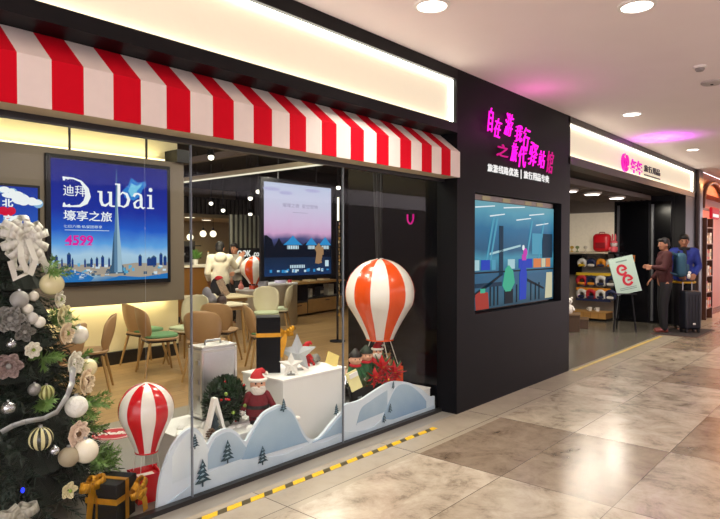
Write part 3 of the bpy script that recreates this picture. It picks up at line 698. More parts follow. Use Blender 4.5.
# ------------------------------------------------------------------ snow boards along the glass
BSNOW = mat('board_snow', '#cfdbe6', .4, var=.05, scale=4)
def hill_material(name, top, bottom, z0, z1):
    m = mat(name, top, .4, var=.03); nt = m.node_tree; bs = nt.nodes['Principled BSDF']
    tc = nt.nodes.new('ShaderNodeTexCoord'); sp = nt.nodes.new('ShaderNodeSeparateXYZ'); nt.links.new(tc.outputs['Object'], sp.inputs[0])
    n = nt.nodes.new('ShaderNodeTexNoise'); n.inputs['Scale'].default_value = 5; nt.links.new(tc.outputs['Object'], n.inputs['Vector'])
    ad = nt.nodes.new('ShaderNodeMath'); ad.operation = 'MULTIPLY_ADD'; nt.links.new(n.outputs['Fac'], ad.inputs[0]); ad.inputs[1].default_value = .25; nt.links.new(sp.outputs[2], ad.inputs[2])
    mr = nt.nodes.new('ShaderNodeMapRange'); nt.links.new(ad.outputs[0], mr.inputs[0]); mr.inputs[1].default_value = z0 + .12; mr.inputs[2].default_value = z1 + .12
    rp = nt.nodes.new('ShaderNodeValToRGB'); nt.links.new(mr.outputs[0], rp.inputs[0]); e = rp.color_ramp.elements; e[0].color = lin(bottom) + [1]; e[1].color = lin(top) + [1]
    nt.links.new(rp.outputs[0], bs.inputs['Base Color']); return m
HILLA = hill_material('printed_blue_hill', '#b9cbd8', '#8ea9c2', .1, .42); HILLB = hill_material('printed_pale_hill', '#dde7ec', '#b5c7d6', .0, .3); HILLC = hill_material('printed_deep_hill', '#a8c0d2', '#7f9fbe', .05, .35)
def smooth_line(pts, k=4):
    out = []
    for i in range(len(pts) - 1):
        p0 = Vector(pts[max(i - 1, 0)]); p1 = Vector(pts[i]); p2 = Vector(pts[i + 1]); p3 = Vector(pts[min(i + 2, len(pts) - 1)])
        for j in range(k):
            t_ = j / k; q = .5 * ((2 * p1) + (p2 - p0) * t_ + (2 * p0 - 5 * p1 + 4 * p2 - p3) * t_ ** 2 + (3 * p1 - p0 - 3 * p2 + p3) * t_ ** 3); out.append((q.x, q.y))
    return out + [tuple(pts[-1])]
def column_mesh(b, line, base, y0, y1):
    """fill between an outline and a base height as thin upright slabs"""
    n = len(line)
    top0 = [b.bm.verts.new((x, y0, z)) for x, z in line]; bot0 = [b.bm.verts.new((x, y0, base)) for x, z in line]; top1 = [b.bm.verts.new((x, y1, z)) for x, z in line]; bot1 = [b.bm.verts.new((x, y1, base)) for x, z in line]
    fs = []
    for i in range(n - 1):
        for q in ((top0[i], top0[i + 1], bot0[i + 1], bot0[i]), (top1[i + 1], top1[i], bot1[i], bot1[i + 1]), (top0[i + 1], top0[i], top1[i], top1[i + 1]), (bot0[i], bot0[i + 1], bot1[i + 1], bot1[i])): fs.append(b.bm.faces.new(q))
    fs.append(b.bm.faces.new((top0[0], bot0[0], bot1[0], top1[0]))); fs.append(b.bm.faces.new((top0[-1], top1[-1], bot1[-1], bot0[-1]))); b._tag(fs)
def band(b, line, lower, y0, y1):
    n = len(line)
    vs = [[b.bm.verts.new((x, y, z)) for x, z in L] for y in (y0, y1) for L in (line, lower)]; fs = []
    for i in range(n - 1):
        fs += [b.bm.faces.new((vs[0][i], vs[0][i + 1], vs[1][i + 1], vs[1][i])), b.bm.faces.new((vs[2][i + 1], vs[2][i], vs[3][i], vs[3][i + 1])), b.bm.faces.new((vs[0][i + 1], vs[0][i], vs[2][i], vs[2][i + 1])), b.bm.faces.new((vs[1][i], vs[1][i + 1], vs[3][i + 1], vs[3][i]))]
    b._tag(fs)
PINE = [mat('printed_pine', '#1f4150', .5, var=.2), mat('printed_pine_snow', '#8fa9b8', .5)]
def printed_pine(b, x, z0, z1):
    h = z1 - z0; rr = random.Random(int(x * 1000) + int(z0 * 100)); b.m(0).b2(x - h * .025, x + h * .025, 3.184, 3.188, z0, z0 + h * .4)
    for i in range(4):
        f = i / 4; wz = z0 + h * (.14 + f * .62); ww = h * (.3 - .06 * i) ; hh = h * .24; s = rr.uniform(-.03, .03) * h
        b.m(0).prism([(x - ww + s, wz), (x - ww * .4, wz - hh * .12), (x + ww * .45, wz + hh * .05), (x + ww + s, wz - hh * .06), (x + ww * .25, wz + hh * .75), (x, wz + hh * 1.1), (x - ww * .3, wz + hh * .6)], 3.184 - .0004 * i, 3.188)
        b.m(1).prism([(x - ww * .5, wz + hh * .35), (x - ww * .1, wz + hh * .28), (x + ww * .3, wz + hh * .42), (x, wz + hh * .6)], 3.1825 - .0004 * i, 3.186)
def board(name, label, outline, hills, pines):
    t = thing(name, label, 'snow scenery board', (0, 0, 0))
    L = smooth_line(outline); b = MB(); column_mesh(b, L, 0, 3.2, 3.222); b.build('panel', BSNOW, t)
    for hi_, (hl, base, m) in enumerate(hills):
        q = smooth_line(hl); lo = [(x, base(x) if callable(base) else base) for x, z in q]
        lo = [(x, min(z, zz - .004)) for (x, z), (_, zz) in zip(lo, q)]
        b = MB(); band(b, q, lo, 3.1975 - hi_ * .0016, 3.201); b.build('printed_hill', m, t)
    for x, z0, z1 in pines:
        b = MB(); printed_pine(b, x, z0, z1); b.build('printed_pine', PINE, t)
fl = lambda a, b_: (lambda x: a + b_ * (x - 2.6))
board('snow_scene_board', 'long wavy snow-hill board with blue hills and pines, along the left of the window',
      [(1.85, .004), (1.872, .182), (1.937, .331), (2.019, .42), (2.102, .44), (2.16, .385), (2.20, .313), (2.258, .364), (2.355, .378), (2.43, .335), (2.496, .262), (2.538, .295), (2.642, .405), (2.75, .438), (2.814, .44), (2.9, .40), (2.948, .342), (3.02, .22), (3.078, .145), (3.161, .11), (3.24, .14), (3.313, .188), (3.44, .26)],
      [([(1.95, .3), (2.02, .39), (2.1, .415), (2.17, .35), (2.21, .28), (2.3, .22)], fl(.2, .1), HILLB),
       ([(2.2, .25), (2.26, .335), (2.355, .355), (2.43, .31), (2.5, .22), (2.56, .15)], fl(.15, .0), HILLA),
       ([(2.47, .14), (2.54, .27), (2.642, .385), (2.75, .42), (2.814, .42), (2.9, .375), (2.95, .31), (3.02, .18), (3.08, .11)], fl(.13, -.03), HILLC),
       ([(1.9, .02), (2.05, .08), (2.2, .13), (2.4, .15), (2.6, .12), (2.85, .08), (3.1, .095), (3.25, .07), (3.44, .09)], 0.004, HILLB),
       ([(3.12, .1), (3.2, .11), (3.31, .165), (3.44, .235)], .1, HILLA)],
      [(2.10, .31, .42), (2.155, .06, .26), (2.345, .155, .33), (2.826, .39, .50), (2.635, .065, .215), (3.37, .25, .355)])
board('snow_scene_board', 'short snow-hill board with a deep blue hill, below the orange balloon basket',
      [(3.46, .26), (3.488, .31), (3.58, .308), (3.677, .312), (3.78, .335), (3.876, .358), (3.96, .376), (4.04, .388), (4.13, .388), (4.215, .372), (4.341, .338), (4.43, .295), (4.53, .246), (4.642, .17), (4.70, .146), (4.744, .143)],
      [([(3.62, .12), (3.68, .24), (3.8, .28), (3.92, .31), (4.02, .33)], fl(.08, .05), HILLA),
       ([(3.95, .1), (4.04, .22), (4.13, .32), (4.22, .345), (4.34, .315), (4.45, .25), (4.54, .18), (4.6, .12)], .06, HILLC),
       ([(3.47, .1), (3.6, .07), (3.8, .05), (3.95, .09), (4.1, .06), (4.4, .05), (4.74, .06)], 0.004, HILLB)],
      [(4.087, .33, .405), (4.045, .13, .222), (3.963, .06, .152)])

# ------------------------------------------------------------------ plinths
PL = mat('plinth_white', '#e4e4e0', .4, var=.03)
t = thing('display_plinth', 'low snow-covered white platform behind the wavy board, holding the silver case', 'display plinth', (0, 0, 0))
MB().b2(2.19, 2.95, 3.27, 3.95, 0, .29, bevel=.004).build('box', PL, t)
b = MB(); rs = random.Random(5)
for i in range(46): b.ell((rs.uniform(2.22, 2.92), rs.uniform(3.30, 3.75), .292), (rs.uniform(.03, .06), rs.uniform(.02, .04), rs.uniform(.012, .03)), 10, 7)
b.build('snow_cover', mat('fake_snow', '#f0f0ec', .8, bump=.4), t, smooth=60)['kind'] = 'stuff'
t = thing('display_plinth', 'tall white display plinth carrying the stars and the tall black gift box', 'display plinth', (0, 0, 0))
MB().b2(2.975, 3.66, 3.36, 3.84, 0, .552, bevel=.003).build('box', PL, t)
MB().b2(2.968, 3.667, 3.353, 3.847, .552, .566, bevel=.003).build('top', mat('plinth_top', '#f1f0ec', .35), t)
t = thing('display_plinth', 'low white plinth under the orange balloon basket, behind the short board', 'display plinth', (0, 0, 0))
MB().b2(3.68, 4.74, 3.25, 3.9, 0, .21, bevel=.003).build('box', PL, t)
MB().b2(3.675, 4.745, 3.245, 3.905, .21, .22, bevel=.003).build('top', mat('plinth_top', '#f1f0ec', .35), t)

# ------------------------------------------------------------------ silver case
ALU = mat('aluminium_case', '#c3c4c4', .36, metal=.75, var=.06, scale=40); ALUF = mat('aluminium_frame', '#dcdcda', .28, metal=.8)
t = thing('flight_case', 'upright silver metal suitcase standing behind the green wreath', 'suitcase', (2.665, 3.80, .292))
MB().box((0, 0, .265), (.30, .16, .53), bevel=.016).build('shell', ALU, t, smooth=40)
b = MB()
for z in (.03, .5): b.box((0, 0, z), (.308, .168, .02), bevel=.003)
for x in (-.148, .148):
    for y in (-.078, .078): b.box((x, y, .265), (.02, .02, .5), bevel=.003)
b.box((0, 0, .53), (.31, .17, .014), bevel=.004); b.build('edge_frame', ALUF, t)
b = MB(); b.tube([(-.07, 0, .535), (-.065, 0, .565), (.065, 0, .565), (.07, 0, .535)], .009, 8); b.build('handle', STEEL, t, smooth=40)
for z in (.16, .28, .42): MB().box((-.156, -.03, z), (.012, .045, .035), bevel=.003).build('latch', STEEL, t)
for z in (.14, .4): MB().box((.155, 0, z), (.012, .03, .05), bevel=.002).build('hinge', STEEL, t)
for x in (-.1, .1):
    MB().cyl((x, -.082, .265), (x, -.086, .265), .012, seg=10).build('rivet', STEEL, t)

# ------------------------------------------------------------------ holly ball, A-frame, santa
HOL = mat('holly_leaf', '#1d3a1e', .4, var=.4, scale=25)
t = thing('holly_wreath', 'bushy dark green holly wreath with red berries in front of the silver case', 'wreath', (2.565, 3.51, .295))
b = MB(); rs = random.Random(9)
def leaf(b, p, d, l, w_):
    d = d.normalized(); s = d.cross(Vector((0, 0, 1)))
    if s.length < .05: s = Vector((1, 0, 0))
    s.normalize(); u = s.cross(d); q = [p, p + d * l * .35 + s * w_, p + d * l + u * .01, p + d * l * .35 - s * w_]; c = p + d * l * .45 - u * w_ * .5
    b.poly([q[0], q[1], c]); b.poly([q[1], q[2], c]); b.poly([q[2], q[3], c]); b.poly([q[3], q[0], c])
for i in range(620):
    v = Vector((rs.gauss(0, 1), rs.gauss(0, 1), rs.gauss(0, 1))).normalized(); v.z = abs(v.z) if v.z < -.75 else v.z
    p = Vector((v.x * .135, v.y * .10, .165 + v.z * .145)); leaf(b, p, v + Vector((rs.uniform(-.8, .8), rs.uniform(-.8, .8), rs.uniform(-.5, .8))), .055, .016)
b.build('leaves', HOL, t, fix=False)
MB().ell((0, 0, .165), (.14, .095, .14), 14, 10).build('core', mat('holly_core', '#0f1c10', .8), t)
for i in range(12):
    v = Vector((rs.gauss(0, 1), -abs(rs.gauss(0, 1)), rs.gauss(0, 1))).normalized(); MB().ell((v.x * .18, v.y * .135, .17 + v.z * .165), .009, 8, 6).build('berry', mat('berry_red', '#b3121b', .25, coat=.4), t, smooth=80)
for i, (x, z) in enumerate(((-.1, .26), (-.04, .12), (.06, .15))): MB().ell((x, -.145, z), .013, 8, 6).build('lime_bud', LEAFY, t, smooth=80)
t = thing('wooden_frame_ornament', 'white A-shaped ornament with a little pine inside, left of the holly wreath', 'ornament', (2.375, 3.37, .296))
b = MB(); b.prism([(-.085, 0), (-.062, 0), (0, .21), (.062, 0), (.085, 0), (.012, .25), (-.012, .25)], -.02, .02); b.build('frame', mat('ornament_white', '#eceae2', .5), t)
b = MB()
for z, r in ((.03, .045), (.065, .037), (.1, .027)): b.lathe([(r, 0), (.004, .055)], 9, (0, 0, z))
b.cyl((0, 0, 0), (0, 0, .04), .008, seg=6); b.build('little_pine', mat('dark_pine', '#20323a', .6), t)
t = thing('pine_cone', 'small brown pine cone on the snow below the A-shaped ornament', 'pine cone', (2.30, 3.30, .30))
b = MB()
for i in range(30):
    a = i * 2.4; z = .002 + i * .0022; r = .03 * math.sin(PI * min(1, (i + 5) / 36)); b.ell((r * math.cos(a), r * math.sin(a), z), (.011, .011, .006), 6, 4, Matrix.Rotation(a, 3, 'Z'))
b.build('scales', mat('cone_brown', '#4a2f1b', .7), t); MB().cyl((0, 0, 0), (0, 0, .06), .012, .004, 8).build('core', mat('cone_brown', '#4a2f1b', .7), t)

SUIT = mat('santa_maroon', '#6d131d', .85, var=.25, scale=60); SUITR = mat('santa_red', '#b3131d', .8, var=.15, scale=50); FUR = mat('white_fur', '#ece6da', .95, bump=.8, scale=60); SKIN = mat('doll_skin', '#dba888', .6); BLK = mat('doll_black', '#16130f', .5)
def santa(label, loc, rz, k, suit, hat, cat='santa doll', name='santa_doll'):
    t = thing(name, label, cat, loc, rz)
    V = lambda *a: tuple(x * k for x in a)
    o = MB().ell(V(0, 0, .155), V(.085, .07, .10)).lathe([(.06 * k, .06 * k), (.09 * k, .075 * k), (.088 * k, .13 * k), (.06 * k, .21 * k), (.04 * k, .245 * k)], 16).build('coat', suit, t, smooth=60)
    for s in (-1, 1):
        MB().hull(V(s * .062, 0, .215), .032 * k, V(s * .115, -.015, .125), .026 * k).build('sleeve', suit, t, smooth=60)
        MB().ell(V(s * .123, -.02, .10), V(.022, .022, .026)).build('mitten', FUR, t, smooth=80)
        MB().hull(V(s * .035, 0, .07), .032 * k, V(s * .037, 0, .022), .027 * k).build('trouser_leg', suit, t, smooth=60)
        MB().ell(V(s * .038, -.018, .016), V(.026, .044, .016)).build('boot', BLK, t, smooth=80)
    MB().ell(V(0, -.005, .295), V(.058, .055, .062)).ell(V(0, -.062, .295), V(.012, .014, .012)).build('head', SKIN, t, smooth=80)
    for s in (-1, 1): MB().ell(V(s * .022, -.053, .312), V(.007, .006, .009), 8, 6).build('eye', BLK, t)
    b = MB().ell(V(0, -.03, .262), V(.058, .04, .045)).ell(V(-.022, -.058, .28), V(.022, .012, .011)).ell(V(.022, -.058, .28), V(.022, .012, .011)); b.build('beard', FUR, t, smooth=80)
    b = MB(); b.tube([V(0, 0, .33), V(0, .002, .36), V(.012, .008, .385), V(.035, .012, .395), V(.06, .01, .38)], [.062 * k, .05 * k, .036 * k, .022 * k, .01 * k], 14); b.build('hat', hat, t, smooth=60)
    MB().tube([V(.06 * math.cos(2 * PI * i / 18), .058 * math.sin(2 * PI * i / 18), .333) for i in range(18)], .014 * k, 8, closed=True).build('hat_trim', FUR, t, smooth=80)
    MB().ell(V(.066, .01, .372), .016 * k).build('pompom', FUR, t, smooth=80)
    MB().lathe([(.091 * k, .125 * k), (.093 * k, .132 * k), (.093 * k, .146 * k), (.09 * k, .152 * k)], 18, cap=False).build('belt', BLK, t)
    return t
santa('knitted Santa doll in a maroon suit standing beside the snowy hill peak', (2.735, 3.36, .296), math.radians(-30), .95, SUIT, SUITR)

# ------------------------------------------------------------------ on the tall plinth
gb = gift('gift_box', 'tall black gift box with a gold band standing on the white plinth', (3.12, 3.70, .566), math.radians(-38), .185, .44, BOXN, lid=False, ribbon_z=.30, top_ribbon=False)
bow('gold_bow', 'gold ribbon bow on the tall black gift box behind the silver star', 'bow', (3.20, 3.585, .866), math.radians(-38), GOLD, [(.7, 1), (2.5, 1), (.1, .7), (3.0, .8)], [[(0, -.02, 0), (-.03, -.03, -.06), (-.09, -.03, -.16)], [(0, -.02, 0), (-.01, -.03, -.07), (-.04, -.03, -.18)]], .035, .09, 'gold bows on the gift boxes')
def star(label, loc, rz, R, th, m, lean=.0):
    t = thing('star_ornament', label, 'star', loc, rz); b = MB(); zc = R * .81
    ring = []
    for i in range(10):
        a = PI / 2 + i * PI / 5; r = R if i % 2 == 0 else R * .45; ring.append((r * math.cos(a), zc + r * math.sin(a)))
    vs = [b.bm.verts.new((x, 0, z)) for x, z in ring]; f0 = b.bm.verts.new((0, -th, zc)); f1 = b.bm.verts.new((0, th, zc))
    for i in range(10):
        b.bm.faces.new((vs[i], vs[(i + 1) % 10], f0)); b.bm.faces.new((vs[(i + 1) % 10], vs[i], f1))
    b.build('faceted_star', m, t)
    b = MB(); b.box((0, R * .16, R * .03), (R * .6, R * .5, .008)); b.cyl((0, R * .2, .004), (0, th * .4, zc * .8), .006, seg=6); b.build('stand', mat('star_stand', '#8f8f8b', .4), t)
    return t
star('large silver-grey star ornament on the white plinth', (3.29, 3.545, .566), math.radians(-35), .165, .035, mat('star_silver', '#b4b9bb', .4, metal=.25, var=.08))
star('small white star ornament in front of the large silver star', (3.13, 3.44, .566), math.radians(-38), .1, .025, mat('star_white', '#e8e6de', .5))
t = thing('gnome_doll', 'little red-hooded doll sitting behind the silver star on the plinth', 'doll', (3.475, 3.64, .566), math.radians(-40))
MB().lathe([(.03, 0), (.042, .03), (.034, .08), (.018, .1)], 14).build('body', mat('doll_dark_red', '#8b1018', .8), t, smooth=60); MB().ell((0, -.012, .115), (.028, .026, .03)).build('head', SKIN, t, smooth=80)
MB().tube([(0, 0, .125), (0, .005, .155), (.015, .008, .18), (.04, .01, .19), (.055, .01, .175)], [.04, .032, .022, .014, .006], 12).build('hood', SUITR, t, smooth=60)
for s in (-1, 1): MB().hull((s * .03, 0, .075), .013, (s * .045, -.025, .04), .011).build('arm', SUITR, t, smooth=60); MB().hull((s * .018, -.02, .015), .014, (s * .022, -.06, .014), .012).build('leg', SUITR, t, smooth=60)
b = MB(); strap(b, [(-.03, -.02, .1), (0, -.035, .095), (.035, -.02, .09), (.06, -.015, .05), (.07, -.01, .0)], .02); baked(b.build('scarf', SUITR, t, fix=False), [('SOLIDIFY', dict(thickness=.004))])
t = thing('felt_hat', 'grey felt roll lying between the red doll and the yellow card', 'felt roll', (3.57, 3.63, .566), .5)
MB().tube([(-.07, 0, .032), (-.02, 0, .05), (.04, 0, .048), (.07, 0, .032)], [.028, .034, .034, .028], 12).build('roll', mat('grey_felt', '#7d7c78', .9), t, smooth=60); MB().tube([(.07 + .0 * i, .028 * math.cos(i), .034 + .028 * math.sin(i)) for i in [k * PI / 8 for k in range(16)]], .005, 6, closed=True).build('rolled_edge', mat('grey_felt_edge', '#5f5e5a', .9), t)
t = thing('gift_card', 'pale yellow card propped at the right end of the white plinth', 'card', (3.60, 3.45, .566), math.radians(-20))
MB().box((0, 0, .058), (.11, .012, .10), Matrix.Rotation(.45, 3, 'Y') @ Matrix.Rotation(-.35, 3, 'X')).build('card', mat('card_yellow', '#ddc878', .6), t); MB().tube([(.0, .01, .1), (-.03, .02, .13), (-.05, .02, .1)], .002, 6).build('string', GOLD, t)
t = thing('gift_card', 'tilted yellow card leaning behind the glass joint beside the sleigh', 'card', (3.70, 3.30, .36), math.radians(-15))
MB().box((0, 0, .09), (.11, .012, .16), Matrix.Rotation(-.3, 3, 'Y') @ Matrix.Rotation(-.2, 3, 'X')).build('card', mat('card_yellow_white', '#e0d79a', .6), t); MB().box((-.01, -.012, .14), (.08, .01, .04), Matrix.Rotation(-.3, 3, 'Y')).build('white_corner', WHITE, t)

# ------------------------------------------------------------------ sleigh, poinsettia, elves, santa in the basket
t = thing('sleigh', 'black decorated sleigh tub standing behind the short snow board', 'sleigh', (3.87, 3.40, .22), 0)
b = MB(); b.prism([(-.19, .03), (.16, .03), (.24, .12), (.22, .13), (.15, .07), (-.17, .07), (-.22, .19), (-.24, .18)], -.1, -.088).prism([(-.19, .03), (.16, .03), (.24, .12), (.22, .13), (.15, .07), (-.17, .07), (-.22, .19), (-.24, .18)], .088, .1).b2(-.2, .17, -.1, .1, .03, .05); b.b2(-.21, .2, -.1, -.09, .05, .15).b2(-.21, .2, .09, .1, .05, .15)
b.build('tub', BLK, t)
for s in (-1, 1): MB().tube([(-.25, s * .07, .01), (.2, s * .07, .01), (.26, s * .07, .03), (.28, s * .07, .07), (.25, s * .07, .09)], .01, 8).build('runner', BLK, t, smooth=60)
for x in (-.12, 0, .1): MB().b2(x, x + .05, -.104, -.1, .07, .085).build('silver_trim', STEEL, t)
PETR = mat('poinsettia_red', '#c4121d', .55, var=.15)
def poinsettia(label, p, r, tilt):
    t = thing('poinsettia', label, 'poinsettia', p, tilt, 'red poinsettias around the sleigh'); rs = random.Random(int(p[0] * 1000))
    b = MB()
    for i in range(14):
        a = 2 * PI * i / 7 + (.4 if i > 6 else 0); e = .3 if i < 7 else .9; leaf(b, Vector((0, 0, 0)), Vector((math.cos(a) * math.cos(e), -math.sin(e) * .9, math.sin(a) * math.cos(e))), r * (1 if i < 7 else .65), r * .24)
    b.build('bracts', PETR, t, fix=False)
    b = MB()
    for i in range(9):
        a = 2 * PI * i / 9; leaf(b, Vector((0, .015, 0)), Vector((math.cos(a), .25, math.sin(a))), r * 1.15, r * .25)
    b.build('leaves', mat('poinsettia_leaf', '#3d5c2b', .5, var=.3), t, fix=False)
    MB().ell((0, -.02, 0), (.012, .01, .012), 8, 6).build('centre', GOLD, t)
poinsettia('red poinsettia in front of the orange basket, highest of the bunch', (4.07, 3.29, .51), .12, -.5)
poinsettia('red poinsettia spilling over the lower edge of the orange basket', (4.22, 3.28, .44), .12, -.4)
poinsettia('red poinsettia at the elves\' feet in the sleigh', (3.97, 3.29, .44), .1, -.6)
poinsettia('red poinsettia lowest in front of the sleigh above the board', (4.1, 3.26, .40), .075, -.5)
b = MB(); rs = random.Random(21)
for i in range(170):
    p = Vector((rs.uniform(3.74, 4.06), rs.uniform(3.31, 3.46), rs.uniform(.35, .42))); leaf(b, p, Vector((rs.uniform(-1, 1), rs.uniform(-1, .4), rs.uniform(-.2, 1))), .07, .014)
tag(b.build('greenery', mat('garland_green', '#4a6030', .55, var=.4, scale=20), fix=False), 'mixed green leaves filling the sleigh under the elves', 'greenery', kind='stuff')
ELF = mat('elf_green', '#1f5c33', .8, var=.2)
def elf(label, loc, rz, hat):
    t = thing('elf_doll', label, 'elf doll', loc, rz, 'elf dolls in the sleigh')
    MB().lathe([(.05, 0), (.068, .03), (.06, .12), (.035, .19)], 14).build('tunic', ELF, t, smooth=60)
    MB().ell((0, -.005, .235), (.052, .05, .05)).ell((0, -.055, .232), (.01, .012, .01)).build('head', SKIN, t, smooth=80)
    for s in (-1, 1):
        MB().hull((s * .045, 0, .16), .022, (s * .075, -.03, .09), .018).build('sleeve', ELF, t, smooth=60); MB().ell((s * .08, -.036, .07), .018).build('mitten', FUR, t, smooth=80)
        MB().ell((s * .019, -.047, .245), .006, 8, 6).build('eye', BLK, t); MB().ell((s * .053, 0, .235), (.01, .012, .016), 8, 6).build('ear', SKIN, t, smooth=80)
    MB().lathe([(.056, .262), (.06, .275), (.035, .305), (.012, .33), (.002, .335)], 14).build('hat', hat, t, smooth=60)
    MB().lathe([(.05, .178), (.053, .19), (.046, .2)], 14).build('scarf', SUITR, t, smooth=60)
elf('elf doll in green at the left of the sleigh, nearest the glass joint', (3.845, 3.41, .355), -.5, BLK)
elf('elf doll in green beside the Santa in the orange basket', (4.0, 3.42, .365), -.6, mat('elf_hat', '#1a2a1a', .7))
santa('small Santa doll standing in the orange basket under the big balloon', (4.275, 3.52, .352), -.7, .8, SUITR, SUITR)
t = thing('reindeer_toy', 'small tan reindeer toy beside the Santa in the orange basket', 'toy reindeer', (4.43, 3.52, .352), -.6); t.scale = (.62, .62, .62)
TAN = mat('toy_tan', '#a7804f', .85)
MB().lathe([(.045, 0), (.055, .1), (.045, .22), (.028, .27)], 14).build('body', TAN, t, smooth=60); MB().ell((0, -.02, .30), (.034, .042, .036)).ell((0, -.06, .292), (.02, .022, .018)).build('head', TAN, t, smooth=80)
for s in (-1, 1): MB().tube([(s * .02, 0, .33), (s * .035, 0, .365), (s * .055, 0, .38)], .006, 6).build('antler', mat('antler_brown', '#5a3d22', .7), t, smooth=60); MB().ell((s * .036, .0, .325), (.016, .008, .012)).build('ear', TAN, t, smooth=80); MB().hull((s * .045, -.01, .22), .018, (s * .06, -.045, .14), .016).build('arm', TAN, t, smooth=60)
# floor sticker
t = thing('floor_sticker', 'round red floor sticker with white lettering behind the tree', 'floor sticker', (2.40, 4.82, 0)); MB().lathe([(.17, .0005), (.17, .002)], 40).build('disc', mat('sticker_red', '#b5142a', .4), t)
MB().tube([(.15 * math.cos(2 * PI * i / 40), .15 * math.sin(2 * PI * i / 40), .0025) for i in range(40)], .004, 4, closed=True).build('ring', WHITE, t)
me = text_mesh('Hello', .11, .002, .2, .004); M_ = Matrix.Rotation(math.radians(-35), 4, 'Z') @ Matrix.Translation((-.125, -.03, .0035)); MB().join(me, M_).build('lettering', WHITE, t)
# tiny bird figure on the board slope
t = thing('snow_figure', 'tiny white bird ornament on the slope right of the tallest snowy peak', 'ornament', (3.02, 3.26, .255)); 
MB().ell((0, 0, .03), (.035, .02, .022)).ell((-.028, 0, .055), (.015, .013, .014)).build('body', WHITE, t, smooth=80); MB().cyl((-.04, 0, .055), (-.055, 0, .052), .004, .001, 6).build('beak', GOLD, t); MB().b2(-.02, .02, -.01, .01, -.255, .012).build('post', WHITE, t)
# ================================================================== SHOP INTERIOR
# ------------------------------------------------------------------ screens
def big_screen(label, x0, x1, z0, z1, y, glowm, bez=.045, depth=.05):
    t = thing('wall_screen', label, 'screen', (x0, y, z0)); W, H = x1 - x0, z1 - z0
    MB().b2(-bez, W + bez, .006, depth, -bez, H + bez, bevel=.004).build('bezel', BLACK, t)
    MB().b2(0, W, 0, .006, 0, H).build('screen_image', glowm, t)
    return t, W, H
def picture(t, W, H, cols, draw, name='screen_picture'):
    idx = {k: i for i, (k, c, s) in enumerate(cols)}; b = MB(); n = [0]
    def P(k, pts, d=0): b.m(idx[k]).prism([(s * W, q * H) for s, q in pts], -.002 - d * .0015, 0)
    def Bx(k, s0, t0, s1, t1, d=0): P(k, [(s0, t0), (s1, t0), (s1, t1), (s0, t1)], d)
    def St(k, pts, wd, d=0): b.m(idx[k]).stroke([(s * W, q * H) for s, q in pts], [x * W for x in wd] if isinstance(wd, (list, tuple)) else wd * W, -.002 - d * .0015, 0)
    def Tx(k, s, s0, t0, s1, t1, d=2, bold=0.0): b.m(idx[k]); add_text(b, s, s0 * W, s1 * W, t0 * H, t1 * H, -.003 - d * .001, .003, 0, bold)
    def El(k, s, q, rs, rq, d=0): P(k, [(s + rs * math.cos(2 * PI * i / 20), q + rq * math.sin(2 * PI * i / 20)) for i in range(20)], d)
    draw(P, Bx, St, Tx, El)
    return b.build(name, [glow('screen_' + k, c, s) for k, c, s in cols], t)
def ragged(rs, s0, s1, base, a, n=18):
    pts = [(s0, base - .25)]
    pts = [(s0 + (s1 - s0) * i / n, base + rs.uniform(-a, a)) for i in range(n + 1)]; return pts

